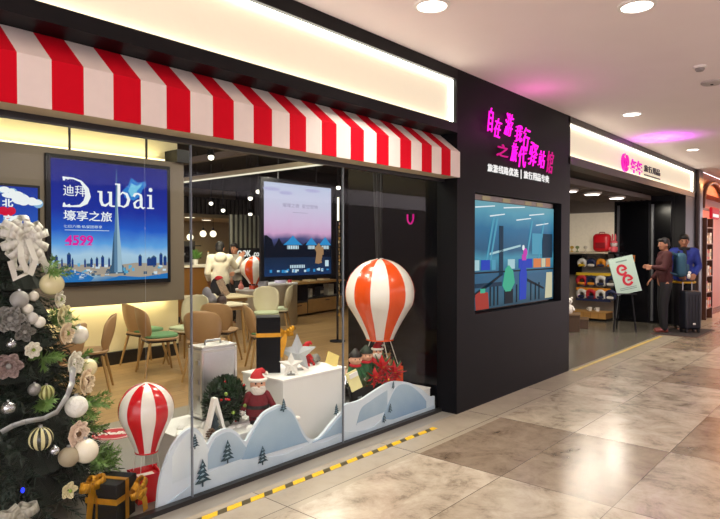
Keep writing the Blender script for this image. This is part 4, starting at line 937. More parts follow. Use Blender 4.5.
t, W, H = big_screen('big blue lit screen advertising Dubai with a tall tower, on the taupe wall panel', 2.945, 4.465, 1.135, 2.615, 7.41,
    grad_glow('dubai_sky', [(0, '#2f6fa8'), (.08, '#9db7c6'), (.22, '#a9c9e2'), (.30, '#5c9fe0'), (.44, '#1a57c4'), (.6, '#0b2a9c'), (1, '#08157a')], 2, 1.0), .055)
def dubai(P, Bx, St, Tx, El):
    rs = random.Random(4)
    # city ground and water
    P('sand', [(0, .05), (0, .14), (.08, .16), (.2, .14), (.35, .15), (.5, .13), (.7, .15), (.85, .14), (1, .15), (1, .03), (.6, .02), (.3, .06)])
    P('water', [(0, 0), (0, .07), (.15, .1), (.26, .07), (.33, .03), (.3, 0)], 1); P('water', [(.4, 0), (.55, .04), (.75, .02), (1, .05), (1, 0)], 1); P('pale', [(.2, .02), (.3, .09), (.32, .09), (.24, .02)], 1)
    for i in range(60):
        s = rs.random() * .96; q = .03 + rs.random() * .1; w_ = rs.uniform(.01, .035); Bx(rs.choice(['pale', 'slate', 'sand2', 'cyan', 'slate']), s, q, s + w_, q + rs.uniform(.008, .03), 1)
    for s, w_, h in ((.02, .025, .14), (.07, .012, .1), (.115, .03, .17), (.15, .015, .1), (.25, .014, .09), (.3, .02, .1), (.345, .02, .11), (.39, .025, .13), (.45, .015, .1), (.72, .03, .14), (.8, .04, .1), (.84, .05, .12), (.92, .03, .16), (.96, .03, .12)):
        h *= .62; Bx('tower_blue', s, .12, s + w_, .12 + h, 1); P('slate', [(s, .12 + h), (s + w_, .12 + h), (s + w_ * .5, .12 + h + .02)], 1)
    # the tall tower, stepped
    P('tower_glass', [(.485, .07), (.497, .3), (.508, .45), (.514, .6), (.521, .75), (.5245, .97), (.5275, .97), (.531, .75), (.538, .6), (.55, .42), (.56, .27), (.575, .07)], 2)
    P('tower_light', [(.53, .07), (.528, .8), (.536, .62), (.548, .42), (.562, .27), (.57, .07)], 3); P('slate', [(.475, .07), (.49, .3), (.503, .42), (.5, .07)], 3)
    for s0, s1, h in ((.42, .62, .1), (.45, .6, .13)): P('slate', [(s0, .06), (s0 + .02, h), (s1 - .02, h), (s1, .06)], 1)
    # cloud
    P('cloud2', [(.6, .72), (.58, .78), (.63, .83), (.66, .9), (.72, .86), (.79, .88), (.8, .84), (.76, .8), (.74, .74), (.68, .7)])
    P('cloud', [(.63, .78), (.66, .85), (.71, .83), (.76, .86), (.74, .82), (.71, .79), (.7, .74), (.66, .73)], 1)
    # Dubai in a serif hand: D with a broken top serif, then u b a i
    St('white', [(.09, .85), (.17, .85), (.23, .83), (.275, .77), (.285, .71), (.265, .66), (.22, .628), (.16, .622), (.12, .622), (.09, .622)], [.018, .012, .016, .035, .046, .04, .02, .012, .014, .018], 2)
    P('white', [(.085, .858), (.14, .858), (.13, .835), (.11, .845), (.1, .825), (.09, .83)], 2); P('white', [(.085, .614), (.15, .614), (.14, .64), (.11, .628), (.1, .65), (.09, .645)], 2)
    St('white', [(.392, .755), (.392, .68), (.405, .648), (.43, .642), (.46, .665), (.472, .69)], [.024, .024, .024, .02, .012, .008], 2); Bx('white', .365, .75, .404, .763, 2); Bx('white', .462, .64, .486, .755, 2); Bx('white', .45, .75, .486, .763, 2); Bx('white', .474, .634, .51, .646, 2)
    Bx('white', .535, .64, .559, .835, 2); Bx('white', .515, .825, .559, .838, 2); St('white', [(.552, .735), (.58, .765), (.615, .752), (.635, .705), (.62, .66), (.59, .638), (.552, .65)], [.008, .014, .024, .027, .024, .014, .008], 2)
    St('white', [(.68, .735), (.69, .757), (.72, .764), (.745, .75), (.748, .72), (.748, .65), (.765, .635), (.785, .645)], [.022, .02, .014, .022, .026, .024, .016, .008], 2); St('white', [(.745, .712), (.71, .7), (.685, .675), (.692, .642), (.72, .636), (.747, .66)], [.008, .014, .022, .02, .014, .008], 2)
    Bx('white', .825, .64, .849, .755, 2); Bx('white', .805, .748, .849, .76, 2); Bx('white', .805, .634, .87, .645, 2); El('white', .838, .805, .017, .018, 2)
    Tx('white', '迪拜', .09, .705, .265, .795); Tx('white', '壕享之旅', .09, .505, .485, .59, 2, .01); Tx('pale', '七日六晚·私家团尊享', .09, .445, .4, .47); Bx('pale', .1, .425, .46, .43, 2)
    Tx('magenta', '4599', .1, .305, .325, .385, 2, .028)
    for s in (.1, .155, .21, .27): Bx('magenta', s, .302, s + .045, .31, 2)
    Bx('slate', 1.002, 0, 1.004, .001)
picture(t, W, H, [('sand', '#b9ab9c', .8), ('sand2', '#d0b8a0', .8), ('water', '#1f74bf', .9), ('pale', '#d6e6f2', .9), ('slate', '#3f617f', .8), ('cyan', '#63b4dd', .9), ('tower_blue', '#173f86', .8), ('tower_glass', '#5f86a8', .9), ('tower_light', '#a3c1d4', .9), ('cloud', '#7fd0f2', .9), ('cloud2', '#2f83d8', .9), ('white', '#f4f6f8', 1.0), ('magenta', '#e0189c', 1.0)], dubai)

t, W, H = big_screen('narrower lit screen of blue sky with white characters, behind the tree top', 1.85, 2.795, 1.35, 2.245, 7.41,
    grad_glow('cloud_sky', [(0, '#d7e6f0'), (.2, '#5aa9e6'), (.4, '#2d80d8'), (.6, '#1d4fb4'), (1, '#12309a')], 2, 1.0), .03)
def beijing(P, Bx, St, Tx, El):
    rs = random.Random(8)
    for s, q, r in ((.75, .9, .1), (.85, .86, .12), (.65, .94, .08), (.95, .8, .1), (.72, .58, .07), (.8, .6, .06), (.62, .5, .05), (.3, .85, .12), (.2, .75, .1), (.9, .4, .1), (.5, .3, .14), (.3, .25, .12), (.8, .28, .12)): 
        for k in range(3): El('white' if k else 'haze', s + rs.uniform(-.06, .06), q + rs.uniform(-.03, .03), r * rs.uniform(.5, 1), r * rs.uniform(.3, .6), k)
    El('red', .62, .69, .05, .05, 4); El('red', .70, .69, .05, .05, 4); P('red', [(.57, .68), (.75, .68), (.66, .58)], 4); P('red', [(.46, .66), (.6, .74), (.6, .64)], 4)
    Tx('white', '北', .6, .74, .72, .84, 6, .03); Tx('white', '京', .61, .54, .73, .64, 6, .03)
picture(t, W, H, [('white', '#eef4f8', 1.0), ('haze', '#8fbde6', .9), ('red', '#d3173c', 1.0)], beijing)

t, W, H = big_screen('lilac sunset screen with blue tents, hanging deep inside the shop', 6.75, 8.42, 1.05, 2.705, 8.1,
    grad_glow('tent_sunset', [(0, '#13335f'), (.14, '#122a4a'), (.3, '#0e1c33'), (.4, '#4a4f82'), (.47, '#d7a7cf'), (.6, '#d9bfe0'), (.8, '#d3cfe9'), (1, '#c3cbe6')], 2, .95), .075)
def tents(P, Bx, St, Tx, El):
    rs = random.Random(6)
    for s, q, a in ((.1, .93, .12), (.3, .9, .1), (.7, .95, .12)): El('mist', s, q, a, .02)
    tr = [(0, .2)] + [(i / 30, .33 + rs.uniform(-.02, .05) + (.07 if i < 4 or 5 < i < 7 else 0)) for i in range(31)] + [(1, .2)]; P('night', tr)
    for s, w_, h in ((.4, .14, .1), (.9, .1, .09), (.68, .09, .08)):
        P('tent', [(s - w_, .335), (s - w_ * .5, .38), (s, .34 + h), (s + w_ * .5, .38), (s + w_, .335)], 1); Bx('lit', s - w_ * .6, .29, s + w_ * .6, .33, 1)
        for k in range(5): Bx('night', s - w_ * .55 + k * w_ * .25, .29, s - w_ * .5 + k * w_ * .25, .33, 2)
    for i in range(26): s = rs.random() * .95; Bx(rs.choice(['lit', 'tent']), s, .03 + rs.random() * .02, s + .03, .055 + rs.random() * .02, 1)
    for i in range(9): Bx('lit', .36 + i * .025, .08, .375 + i * .025, .115, 1)
    P('tan', [(.74, .13), (.76, .25), (.73, .3), (.8, .36), (.86, .28), (.84, .16), (.8, .12)], 2); Bx('lit', .9, .09, .955, .16, 2)
    for i in range(7): Bx('tan', .75 + rs.random() * .1, .1 + rs.random() * .2, .78 + rs.random() * .1, .13 + rs.random() * .2, 3)
    Tx('faint', '璀璨之夜  星空营地', .25, .745, .78, .79, 2); Bx('faint', .4, .69, .62, .695, 2)
picture(t, W, H, [('mist', '#b9b6de', .95), ('night', '#0b1526', .8), ('tent', '#2f8fd0', .95), ('lit', '#cfe6f2', .9), ('tan', '#b38a63', .8), ('faint', '#aaa0bd', .95)], tents)
for x in (.35, 1.3): MB().cyl((x, .03, H + .07), (x, .03, 2.44), .012, seg=8).build('hanging_rod', BLACK, t)

# ------------------------------------------------------------------ lamps of the shop
t = thing('linear_lamp', 'long white linear lamp hanging from the dark shop ceiling', 'lamp', (7.0, 8.9, 2.95))
MB().b2(-.07, .07, -2.8, 2.8, -.03, .05).build('housing', mat('lamp_housing', '#b5aa8c', .5), t)
MB().b2(-.06, .06, -2.78, 2.78, -.038, -.03).build('diffuser', glow('linear_diffuser', '#f3ead0', 1.1), t)
for y in (-2.2, 0, 1.6, 2.4): MB().cyl((0, y, .05), (0, y, .55), .008, seg=6).build('suspension_wire', DARK, t)
lamp('linear_lamp_light', 'AREA', (0, 0, -.05), 90, (1, .9, .74), 5.4, (0, 0, PI / 2), .1, parent=t)
MB2 = MB().b2(5.9, 6.0, 5.5, 12, 3.02, 3.12); o = tag(MB2.build('ceiling_duct', mat('duct_brown', '#6f6355', .6)), 'dull brown duct running beside the linear lamp', 'duct')
SPOTM = mat('spot_black', '#101114', .5)
def track_spot(x, y, z, label, aim, first=False):
    t = thing('track_spotlight', label, 'spotlight', (x, y, z), aim, 'spotlights in the dark shop ceiling')
    MB().cyl((0, 0, .08), (0, 0, 3.5 - z), .012, seg=6).build('stem', SPOTM, t)
    MB().cyl((0, .06, .07), (0, -.06, -.03), .05, .06, 16).build('head', SPOTM, t)
    MB().ell((0, -.064, -.034), (.046, .02, .046), 12, 8).build('lens', glow('spot_lens', '#fff4e0', 5.0), t)
for x, y, z, lab in ((8.275, 11.843, 2.623, 'leftmost ceiling spotlight glowing above the bar opening'), (8.457, 11.63, 2.46, 'ceiling spotlight just lower and right of the leftmost one above the bar'), (8.242, 10.362, 2.655, 'ceiling spotlight left of the linear lamp end, above the slatted band'), (7.715, 9.446, 2.71, 'ceiling spotlight just left of the lilac screen top'), (9.187, 11.553, 2.396, 'low ceiling spotlight close above the slatted band near the lilac screen'), (9.3, 8.75, 2.86, 'ceiling spotlight right of the lilac screen top, near the glass joint'), (5.577, 7.977, 3.0, 'ceiling spotlight nearest the window, left above the linear lamp')):
    track_spot(x, y, z, lab, -.6)
def fill_panel(x, y, power, col=(1, .9, .74), z=3.44, s=.6):  # fill light added for the interior and tree, unseen behind the awning
    t = thing('ceiling_fill_panel', 'added unseen fill panel in the dark shop ceiling behind the awning', 'ceiling light', (x, y, z), 0, 'added fill panels hidden behind the awning')
    MB().b2(-s / 2 - .03, s / 2 + .03, -s / 2 - .03, s / 2 + .03, 0, .05).build('frame', RIM, t); MB().b2(-s / 2, s / 2, -s / 2, s / 2, -.004, 0).build('diffuser', glow('fill_panel_diffuser', '#fff2dc', 3.0), t)
    lamp('fill_panel_light', 'AREA', (0, 0, -.01), power, col, s, size_y=s, parent=t)
for x, y, p in ((2.7, 4.3, 45), (2.1, 3.62, 26), (3.9, 4.1, 36), (3.2, 5.9, 45), (5.6, 6.0, 50), (7.0, 6.7, 35)): fill_panel(x, y, p)
# lit cove behind the foot of the taupe panel
t = thing('cove_light', 'warm strip light under the taupe screen panel washing the cream wall', 'strip light', (0, 7.63, .86)); MB().b2(-3.5, 4.7, -.02, .02, 0, .03).build('strip', glow('cove_strip', '#ffe6b0', 3.0), t)
lamp('cove_lamp', 'AREA', (1.5, 0, -.01), 30, (1, .84, .55), 6.2, size_y=.05, parent=t)
t = thing('cove_light', 'warm strip light on top of the taupe screen panel', 'strip light', (0, 7.62, 2.76)); MB().b2(-3.5, 4.55, -.02, .02, 0, .03).build('strip', glow('cove_strip', '#ffe6b0', 3.0), t)
lamp('cove_lamp', 'AREA', (1.5, 0, .04), 22, (1, .86, .55), 6.0, (PI, 0, 0), size_y=.05, parent=t)
lamp('track_spot_lamp', 'SPOT', (9.3, 8.68, 2.8), 130, (1, .86, .62), .05, aim_rot((9.3, 8.68, 2.8), (9.4, 9.8, .4)), spot=90)
lamp('track_spot_lamp', 'SPOT', (5.577, 7.9, 2.9), 420, (1, .85, .6), .05, aim_rot((5.577, 7.9, 2.9), (7.3, 11, .8)), spot=50)
lamp('track_spot_lamp', 'SPOT', (7.715, 9.3, 2.6), 60, (.95, .95, 1), .05, aim_rot((7.715, 9.3, 2.6), (7.6, 9.1, .7)), spot=80)

# ------------------------------------------------------------------ chairs and tables
SHB = mat('chair_shell_tan', '#a5835a', .45, var=.06); SHC = mat('chair_shell_cream', '#c2b999', .45, var=.05); LEGW = mat('chair_leg_oak', '#9c7a45', .5, var=.12); SEATG = mat('seat_pad_green', '#5f8a5c', .8, var=.12); FRD = mat('chair_frame_dark', '#2c2018', .5)
def make_chair(label, shell, pad, h=.83, group='chairs in the shop'):
    t = thing('shell_chair', label, 'chair', (0, 0, 0), 0, group)
    b = MB(); nu, nv = 10, 14; vs = []
    for j in range(nv + 1):
        f = j / nv; z = .45 + (h - .45) * f; e = abs(2 * f - 1); w_ = .225 * max(.0, 1 - e ** 3.2) ** (1 / 2.6); w_ = max(w_, .05 if f > .5 else .16); w_ *= (.9 + .1 * f)
        vs.append([b.bm.verts.new((w_ * (2 * i / nu - 1), .17 + .09 * f + .02 * math.sin(PI * f) - .10 * (w_ * (2 * i / nu - 1) / .22) ** 2, z)) for i in range(nu + 1)])
    fs = [b.bm.faces.new((vs[j][i], vs[j][i + 1], vs[j + 1][i + 1], vs[j + 1][i])) for j in range(nv) for i in range(nu)]
    o = b.build('backrest', shell, t, smooth=60, fix=False); baked(o, [('SOLIDIFY', dict(thickness=.012))])
    b = MB(); ring = []
    for i in range(28):
        a = 2 * PI * i / 28; c, s_ = math.cos(a), math.sin(a); ring.append((math.copysign(abs(c) ** .6, c) * .215, -.02 + math.copysign(abs(s_) ** .6, s_) * .21))
    b.ring_surface([[(x * k, -.02 + (y + .02) * k, z) for x, y in ring] for k, z in ((.9, .425), (1, .435), (1, .45), (.96, .458))]); b.build('seat', shell, t, smooth=40)
    if pad:
        b = MB(); b.ring_surface([[(x * k, -.02 + (y + .02) * k, z) for x, y in ring] for k, z in ((.93, .458), (.97, .47), (.95, .49), (.8, .497))]); b.build('seat_pad', pad, t, smooth=40)
    MB().b2(-.17, .17, -.18, .16, .40, .425, bevel=.005).build('seat_frame', FRD, t)
    for sx, sy in ((-1, -1), (1, -1), (-1, 1), (1, 1)): MB().cyl((sx * .15, -.01 + sy * .14, .42), (sx * .225, -.01 + sy * .225, 0), .019, .012, 10).build('leg', LEGW, t, smooth=60)
    return t
R = math.radians
ch = make_chair('tan shell chair with a green seat pad under the right edge of the Dubai screen', SHB, SEATG)
ch.location = (3.93, 6.75, 0); ch.rotation_euler = (0, 0, R(75))
G = 'chairs in the shop'
dup(ch, (4.08, 7.36, 0), R(90), 'tan shell chair whose round top shows behind the chair with the green pad')
tan = make_chair('tan shell chair right of the Christmas tree, turned away to the left', SHB, None)
tan.location = (2.95, 6.45, 0); tan.rotation_euler = (0, 0, R(-120))
dup(tan, (2.42, 6.0, 0), R(-150), 'tan shell chair half hidden behind the Christmas tree, beside the big white bauble')
dup(tan, (4.15, 6.05, 0), R(131), 'wide tan chair back right behind the silver suitcase')
dup(tan, (4.86, 6.75, 0), R(125), 'tan chair back just past the chair behind the silver suitcase, facing the pale table')
cr = make_chair('cream shell chair seen from the front above the tall black gift box', SHC, mat('seat_pad_pale', '#b9c4a0', .8), .9)
cr.location = (6.5, 7.75, 0); cr.rotation_euler = (0, 0, R(-38))
dup(cr, (7.1, 8.14, 0), R(-139), 'cream chair seen edge-on right of the front-facing cream chair')
dup(cr, (4.58, 7.1, 0), R(-70), 'pale chair with crossing oak legs at the end of the taupe wall panel')
dup(ch, (4.98, 5.98, 0), R(60), 'chair with a green seat just left of the tall black gift box')
def table(label, loc, rz, a, b_, topm, h=.75):
    t = thing('cafe_table', label, 'table', loc, rz)
    MB().box((0, 0, h - .015), (a, b_, .03), bevel=.006).build('table_top', topm, t); MB().box((0, 0, h - .06), (a * .86, b_ * .8, .06)).build('apron', LEGW, t)
    for sx in (-1, 1):
        for sy in (-1, 1): MB().cyl((sx * a * .38, sy * b_ * .34, h - .05), (sx * a * .43, sy * b_ * .42, 0), .028, .018, 10).build('leg', LEGW, t, smooth=60)
    return t
TT = mat('table_top_beige', '#d8c8a0', .4, var=.06)
table('beige rectangular cafe table with a dark bag on it, in front of the bar', (5.95, 8.45, 0), R(-12), 1.1, .75, TT)
table('pale cafe table right behind the two tan chair backs', (4.85, 7.35 - .1, 0), R(-8), .55, .5, mat('table_top_cream', '#e0d6b8', .4), .73).location = (5.35, 7.35, 0)
def drum(label, loc, r, h):
    t = thing('drum_table', label, 'table', loc); MB().lathe([(r * .96, 0), (r, .02), (r, h - .03)], 28).build('drum', mat('drum_silver', '#b7ad97', .35, metal=.3), t, smooth=40); MB().lathe([(r * 1.03, h - .03), (r * 1.03, h)], 28).build('top', mat('drum_top', '#efeee8', .3), t, smooth=40)
drum('silver drum table carrying the small orange balloon model', (7.35, 9.15, 0), .33, .77)
drum('second silver drum table right of the one with the balloon model', (8.15, 9.30, 0), .36, .84)
bm_ = balloon('balloon_model', 'small orange and white balloon model standing on the drum table', (7.26, 9.03, .77), .2, .25, .62, .10, .08, 10, WB, OB)
b = MB(); b.b2(-.06, .06, -.06, .06, 0, .07); b.build('basket', OB, bm_); bm_['category'] = 'balloon model'
for s in (-1, 1): MB().cyl((s * .05, 0, .065), (s * .07, 0, .11), .004, seg=6).build('cord', WB, bm_)
def pbag(label, loc, rz, m, w_, h):
    t = thing('plastic_bag', label, 'bag', loc, rz); rs = random.Random(int(loc[0] * 77)); b = MB(); rings = []
    for f, k in ((0, .85), (.15, 1), (.5, .95), (.75, .7), (.9, .4), (1, .55)):
        rings.append([(w_ * k * (1 + rs.uniform(-.12, .12)) * math.cos(2 * PI * i / 12), w_ * .7 * k * (1 + rs.uniform(-.15, .15)) * math.sin(2 * PI * i / 12), h * f) for i in range(12)])
    b.ring_surface(rings); b.build('bag', m, t, smooth=50); MB().tube([(-.03, 0, h * .95), (-.03, 0, h * 1.15), (.03, 0, h * 1.15), (.03, 0, h * .95)], .006, 6).build('handle', m, t)
pbag('glossy white plastic bag beside the balloon model on the drum table', (7.53, 9.08, .77), .3, mat('bag_white', '#e3e6f2', .3), .13, .24)
pbag('small pink bag at the foot of the balloon model', (7.08, 9.18, .77), .5, mat('bag_pink', '#e08f86', .4), .07, .12)
pbag('white and violet bag lying on the second drum table', (8.1, 9.2, .84), .1, mat('bag_violet', '#d7cfe8', .3), .14, .14)
pbag('red wrapped bag at the right rim of the second drum table', (8.34, 9.2, .84), .1, mat('bag_red', '#c43a44', .4), .05, .12)
t = thing('shoulder_bag', 'dark bag with a red top and striped scarf on the beige cafe table', 'bag', (6.05, 8.42, .75), R(-40))
MB().ell((-.03, 0, .15), (.13, .09, .16)).build('bag_body', mat('bag_navy', '#14161f', .7), t, smooth=80); MB().ell((-.01, -.03, .29), (.07, .06, .045)).build('red_top', SUITR, t, smooth=80)
b = MB(); strap(b, [(.0, -.09, .27), (.04, -.1, .18), (.08, -.1, .09), (.12, -.08, .01)], .12, (.1, 1, 0)); baked(b.build('striped_scarf', mat('scarf_tan', '#9c8672', .8, var=.6, scale=40), t, fix=False), [('SOLIDIFY', dict(thickness=.012))])
pbag('crumpled dark and cream bag on the pale cafe table behind the chair backs', (5.28, 7.3, .73), .3, mat('bag_brown', '#3a2826', .6), .09, .14)
t = thing('slung_coat', 'grey and cream jacket heaped on the near end of the pale cafe table', 'jacket', (5.13, 7.4, .73), .4)
b = MB(); b.ell((0, 0, .08), (.12, .1, .09)).ell((-.06, 0, .16), (.07, .07, .1)).ell((.08, -.02, .06), (.09, .08, .06)); baked(b.build('jacket', mat('coat_grey', '#7d7a82', .9, var=.5, scale=12), t, smooth=80), [('REMESH', dict(mode='VOXEL', voxel_size=.02))]); MB().hull((.05, -.05, .12), .035, (.13, -.1, .03), .03).build('sleeve', mat('coat_cream', '#cfc4ab', .9), t, smooth=60)

# ------------------------------------------------------------------ shelf unit under and behind the lilac screen
t = thing('shelf_counter', 'low black and wood shelf counter below the lilac screen', 'shelf unit', (8.9, 9.85, 0), R(10))
MB().b2(0, 2.3, .0, .55, .72, .76).build('counter_top', WOODLIGHT, t)
for x in (0, .66, 2.24): MB().b2(x, x + .05, 0, .5, .03, .72).build('upright', BLACK, t)
MB().b2(.05, 2.25, .47, .5, .03, .72).build('back_panel', mat('shelf_back', '#191512', .6), t)
MB().b2(.05, .66, 0, .47, .30, .33).build('shelf', BLACK, t); MB().b2(.71, 2.24, 0, .47, .36, .39).build('shelf', BLACK, t)
for x0, x1, z0, z1 in ((.05, .66, .05, .30), (.71, 2.24, .05, .36)):
    d = MB().b2(x0, x1, -.015, .02, z0, z1).build('drawer', WOODLIGHT, t); MB().b2((x0 + x1) / 2 - .08, (x0 + x1) / 2 + .08, -.03, -.015, z1 - .06, z1 - .045).build('handle', BLACK, d)
lb = []
from mathutils import Matrix as _M
Q = _M.Translation((8.9, 9.85, 0)) @ _M.Rotation(R(10), 4, 'Z')
def on_shelf(x, y, z): return tuple(Q @ Vector((x, y, z)))
for i, (x, w_, h, c, lab) in enumerate(((1.0, .1, .2, '#d9d4c6', 'small white box left on the open shelf under the lilac screen'), (1.45, .16, .22, '#3a3f46', 'dark grey box in the middle of the open shelf under the lilac screen'), (1.85, .22, .27, '#e6e2d2', 'tall white carton at the right of the open shelf under the lilac screen'))):
    t2 = thing('carton', lab, 'box', on_shelf(x, .2, .392), R(10)); MB().b2(-w_ / 2, w_ / 2, -.08, .08, 0, h).build('box', mat('carton_%d' % i, c, .6), t2); MB().b2(-w_ / 2 + .01, w_ / 2 - .01, -.082, -.08, h * .3, h * .6).build('label_patch', mat('label_patch', '#b9b09c', .6), t2)
for i, (x, lab) in enumerate(((.45, 'stack of leaflets at the left on the wooden counter below the lilac screen'), (1.1, 'stack of leaflets in the middle on the wooden counter below the lilac screen'), (1.7, 'stack of leaflets at the right on the wooden counter below the lilac screen'))):
    t2 = thing('leaflet_stack', lab, 'leaflets', on_shelf(x, .25, .762), R(10)); MB().b2(-.13, .13, -.1, .1, 0, .04).build('paper', mat('paper_cream', '#e9dcb8', .7), t2); MB().b2(-.12, .12, -.09, .09, .04, .043).build('cover', mat('leaflet_cover_%d' % i, ['#c98f4a', '#d8c08a', '#b06c3a'][i], .6), t2)
# rack of gold tags at the glass joint
t = thing('tag_rack', 'tall slim rack hung with glowing gold tags beside the lilac screen', 'display rack', (7.22, 6.80, 0), R(40))
MB().cyl((0, 0, 0), (0, 0, 2.4), .018, seg=8).build('pole', BLACK, t); MB().lathe([(.13, 0), (.13, .02), (.03, .03)], 18).build('base', BLACK, t)
rs = random.Random(2)
MB().b2(-.055, -.03, -.03, 0, 2.0, 2.38).build('light_tube', glow('tube_light', '#fff3d8', 2.2), t)
for i in range(26):
    z = .45 + i * .06; x = (-.05, .04)[i % 2]; MB().box((x, -.03, z), (.06, .006, .045), rs.uniform(-.4, .4)).build('tag', mat('tag_gold_%d' % (i % 3), ['#c79a4a', '#8d6a34', '#d9c69a'][i % 3], .45), t)

# ------------------------------------------------------------------ bar, back of the shop
t = thing('bar_counter', 'wood-fronted bar counter at the back left of the shop', 'bar counter', (5.4, 11.0, 0))
MB().b2(0, 2.5, 0, .6, 0, 1.14).build('front', plank_material('bar_planks', '#c08a45', '#a87436', 1.0, .45), t); MB().b2(-.03, 2.53, -.05, .65, 1.14, 1.185).build('top', mat('bar_top', '#d9d2bf', .3), t); MB().b2(0, 2.5, -.01, 0, 0, .12).build('kick_plate', BLACK, t)
t = thing('coffee_machine', 'black coffee machine on the bar counter', 'coffee machine', (6.9, 11.3, 1.185))
MB().b2(-.35, .35, -.22, .22, .06, .4, bevel=.02).build('body', BLACKGLOSS, t); MB().b2(-.3, .3, -.26, -.2, 0, .06).build('drip_tray', STEEL, t)
for x in (-.15, .15): MB().cyl((x, -.24, .2), (x, -.24, .26), .03, seg=10).build('group_head', STEEL, t); MB().cyl((x, -.26, .21), (x, -.4, .19), .012, seg=6).build('portafilter', DARK, t)
for x in (-.3, .3):
    for y in (-.15, .15): MB().cyl((x, y, 0), (x, y, .06), .02, seg=8).build('foot', DARK, t)
t = thing('potted_plant', 'green leafy plant standing on the bar counter', 'plant', (7.45, 11.25, 1.185)); MB().lathe([(.05, 0), (.07, .12), (.062, .12)], 14).build('pot', WHITE, t, smooth=40)
b = MB(); rs = random.Random(3)
for i in range(46): leaf(b, Vector((0, 0, .12)), Vector((rs.uniform(-1, 1), rs.uniform(-1, 1), rs.uniform(.3, 1.4))), rs.uniform(.15, .3), .025)
b.build('leaves', mat('plant_green', '#5f8f3f', .5, var=.3), t, fix=False)
for i, (x, c, lab) in enumerate(((7.75, '#c9c4b5', 'white bottle right of the bar plant'),)):
    t = thing('bottle', lab, 'bottle', (x, 11.2, 1.185)); MB().lathe([(.036, 0), (.038, .01), (.038, .17), (.014, .22), (.014, .28)], 14).build('glass', mat('bottle_%d' % i, c, .2), t, smooth=40); MB().cyl((0, 0, .28), (0, 0, .3), .016, seg=10).build('cap', GOLD, t)
t = thing('back_bar_shelf', 'dark back-bar shelving with small lit goods behind the bar', 'shelving', (6.6, 14.8, 0)); MB().b2(0, 3.4, .3, .35, 0, 1.75).build('back_panel', mat('back_bar_black', '#17140f', .6), t)
for z in (.9, 1.25, 1.6): MB().b2(0, 3.4, 0, .3, z, z + .03).build('shelf', DARK, t)
struct(MB().b2(4.82, 12.9, 13.2, 17, 2.42, 2.5).build('ceiling_bar', mat('bar_ceiling', '#c2b293', .6)))
struct(MB().b2(4.82, 12.9, 13.12, 13.2, 2.33, 2.5).build('trim_5', mat('bar_bulkhead', '#9f9276', .6)))
t = thing('slat_band', 'band of dark vertical slats above the bar opening', 'slatted band', (6.5, 13.0, 2.42)); MB().b2(0, 5.2, .06, .1, 0, .42).build('backing', mat('slat_back', '#1c1d1c', .7), t)
for i in range(40): MB().b2(i * .13, i * .13 + .05, 0, .05, 0, .42).build('slat', mat('slat_grey', '#43433f', .5), t)
lamp('bar_lamp', 'AREA', (9.2, 14.6, 2.38), 110, (1, .84, .58), 3.2, size_y=1.6)
PEND = glow('pendant_globe', '#fff0d0', 2.2)
for x, y, z, lab in ((8.82, 13.55, 1.83, 'leftmost of the three globe pendants over the bar'), (9.08, 13.35, 1.92, 'middle globe pendant over the bar'), (9.32, 13.15 + .1, 1.92, 'rightmost of the three globe pendants over the bar')):
    t = thing('pendant_lamp', lab, 'pendant lamp', (x, y, z), 0, 'globe pendants over the bar'); MB().ell((0, 0, 0), .085, 16, 12).build('globe', PEND, t, smooth=80); MB().cyl((0, 0, .1), (0, 0, .16), .03, seg=10).build('cap', DARK, t); MB().cyl((0, 0, .16), (0, 0, 2.42 - z), .006, seg=6).build('cord', DARK, t)
for x, y, lab in ((9.3, 14.3, 'flat round lamp at the left in the pale bar ceiling'), (10.6, 15.4, 'flat round lamp at the right in the pale bar ceiling')):
    t = thing('ceiling_lamp', lab, 'ceiling light', (x, y, 2.42)); MB().lathe([(.16, 0), (.16, -.03), (.14, -.035)], 20).build('ring', RIM, t, smooth=40); MB().lathe([(.13, -.036), (.13, -.04)], 20).build('lens', PEND, t)
# slat screen and dark sign wall left of the lilac screen
t = thing('slat_screen', 'screen of grey upright slats between the bar and the lilac screen', 'slat screen', (7.95, 10.6, 0)); MB().b2(0, .95, .08, .12, 1.55, 2.28).build('backing', mat('slat_screen_back', '#20221f', .7), t)
for i in range(8): MB().b2(i * .125, i * .125 + .03, .03, .08, 1.55, 2.28).build('slat', mat('slat_light', '#6d6d62', .5), t)
MB().b2(0, .97, .0, .12, 0, 1.55).build('base_panel', mat('sign_wall_black', '#0b0f14', .4), t)
t = thing('wall_lettering', 'white lettering on the dark panel left of the lilac screen', 'wall sign', (0, 0, 0)); add_text(MB(), 'OOK', 8.08, 8.45, 1.36, 1.50, 10.6, .01, 0, .02).build('lettering', WL, t); add_text(MB(), '.com', 8.5, 8.8, 1.36, 1.45, 10.6, .01, 0, .01).build('lettering', WL, t)
t = thing('reflected_letter', 'magenta U glowing as a reflection on the black inner wall above the orange balloon', 'reflection', (0, 0, 0))  # magenta reflection modelled as a glowing tube on an added mount
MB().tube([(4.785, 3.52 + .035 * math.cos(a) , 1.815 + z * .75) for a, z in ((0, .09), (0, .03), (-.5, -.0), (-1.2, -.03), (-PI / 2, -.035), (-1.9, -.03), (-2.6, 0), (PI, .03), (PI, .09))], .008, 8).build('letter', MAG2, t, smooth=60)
MB().b2(4.785, 4.8, 3.5, 3.54, 1.78, 1.8).build('added_mount', DARK, t)
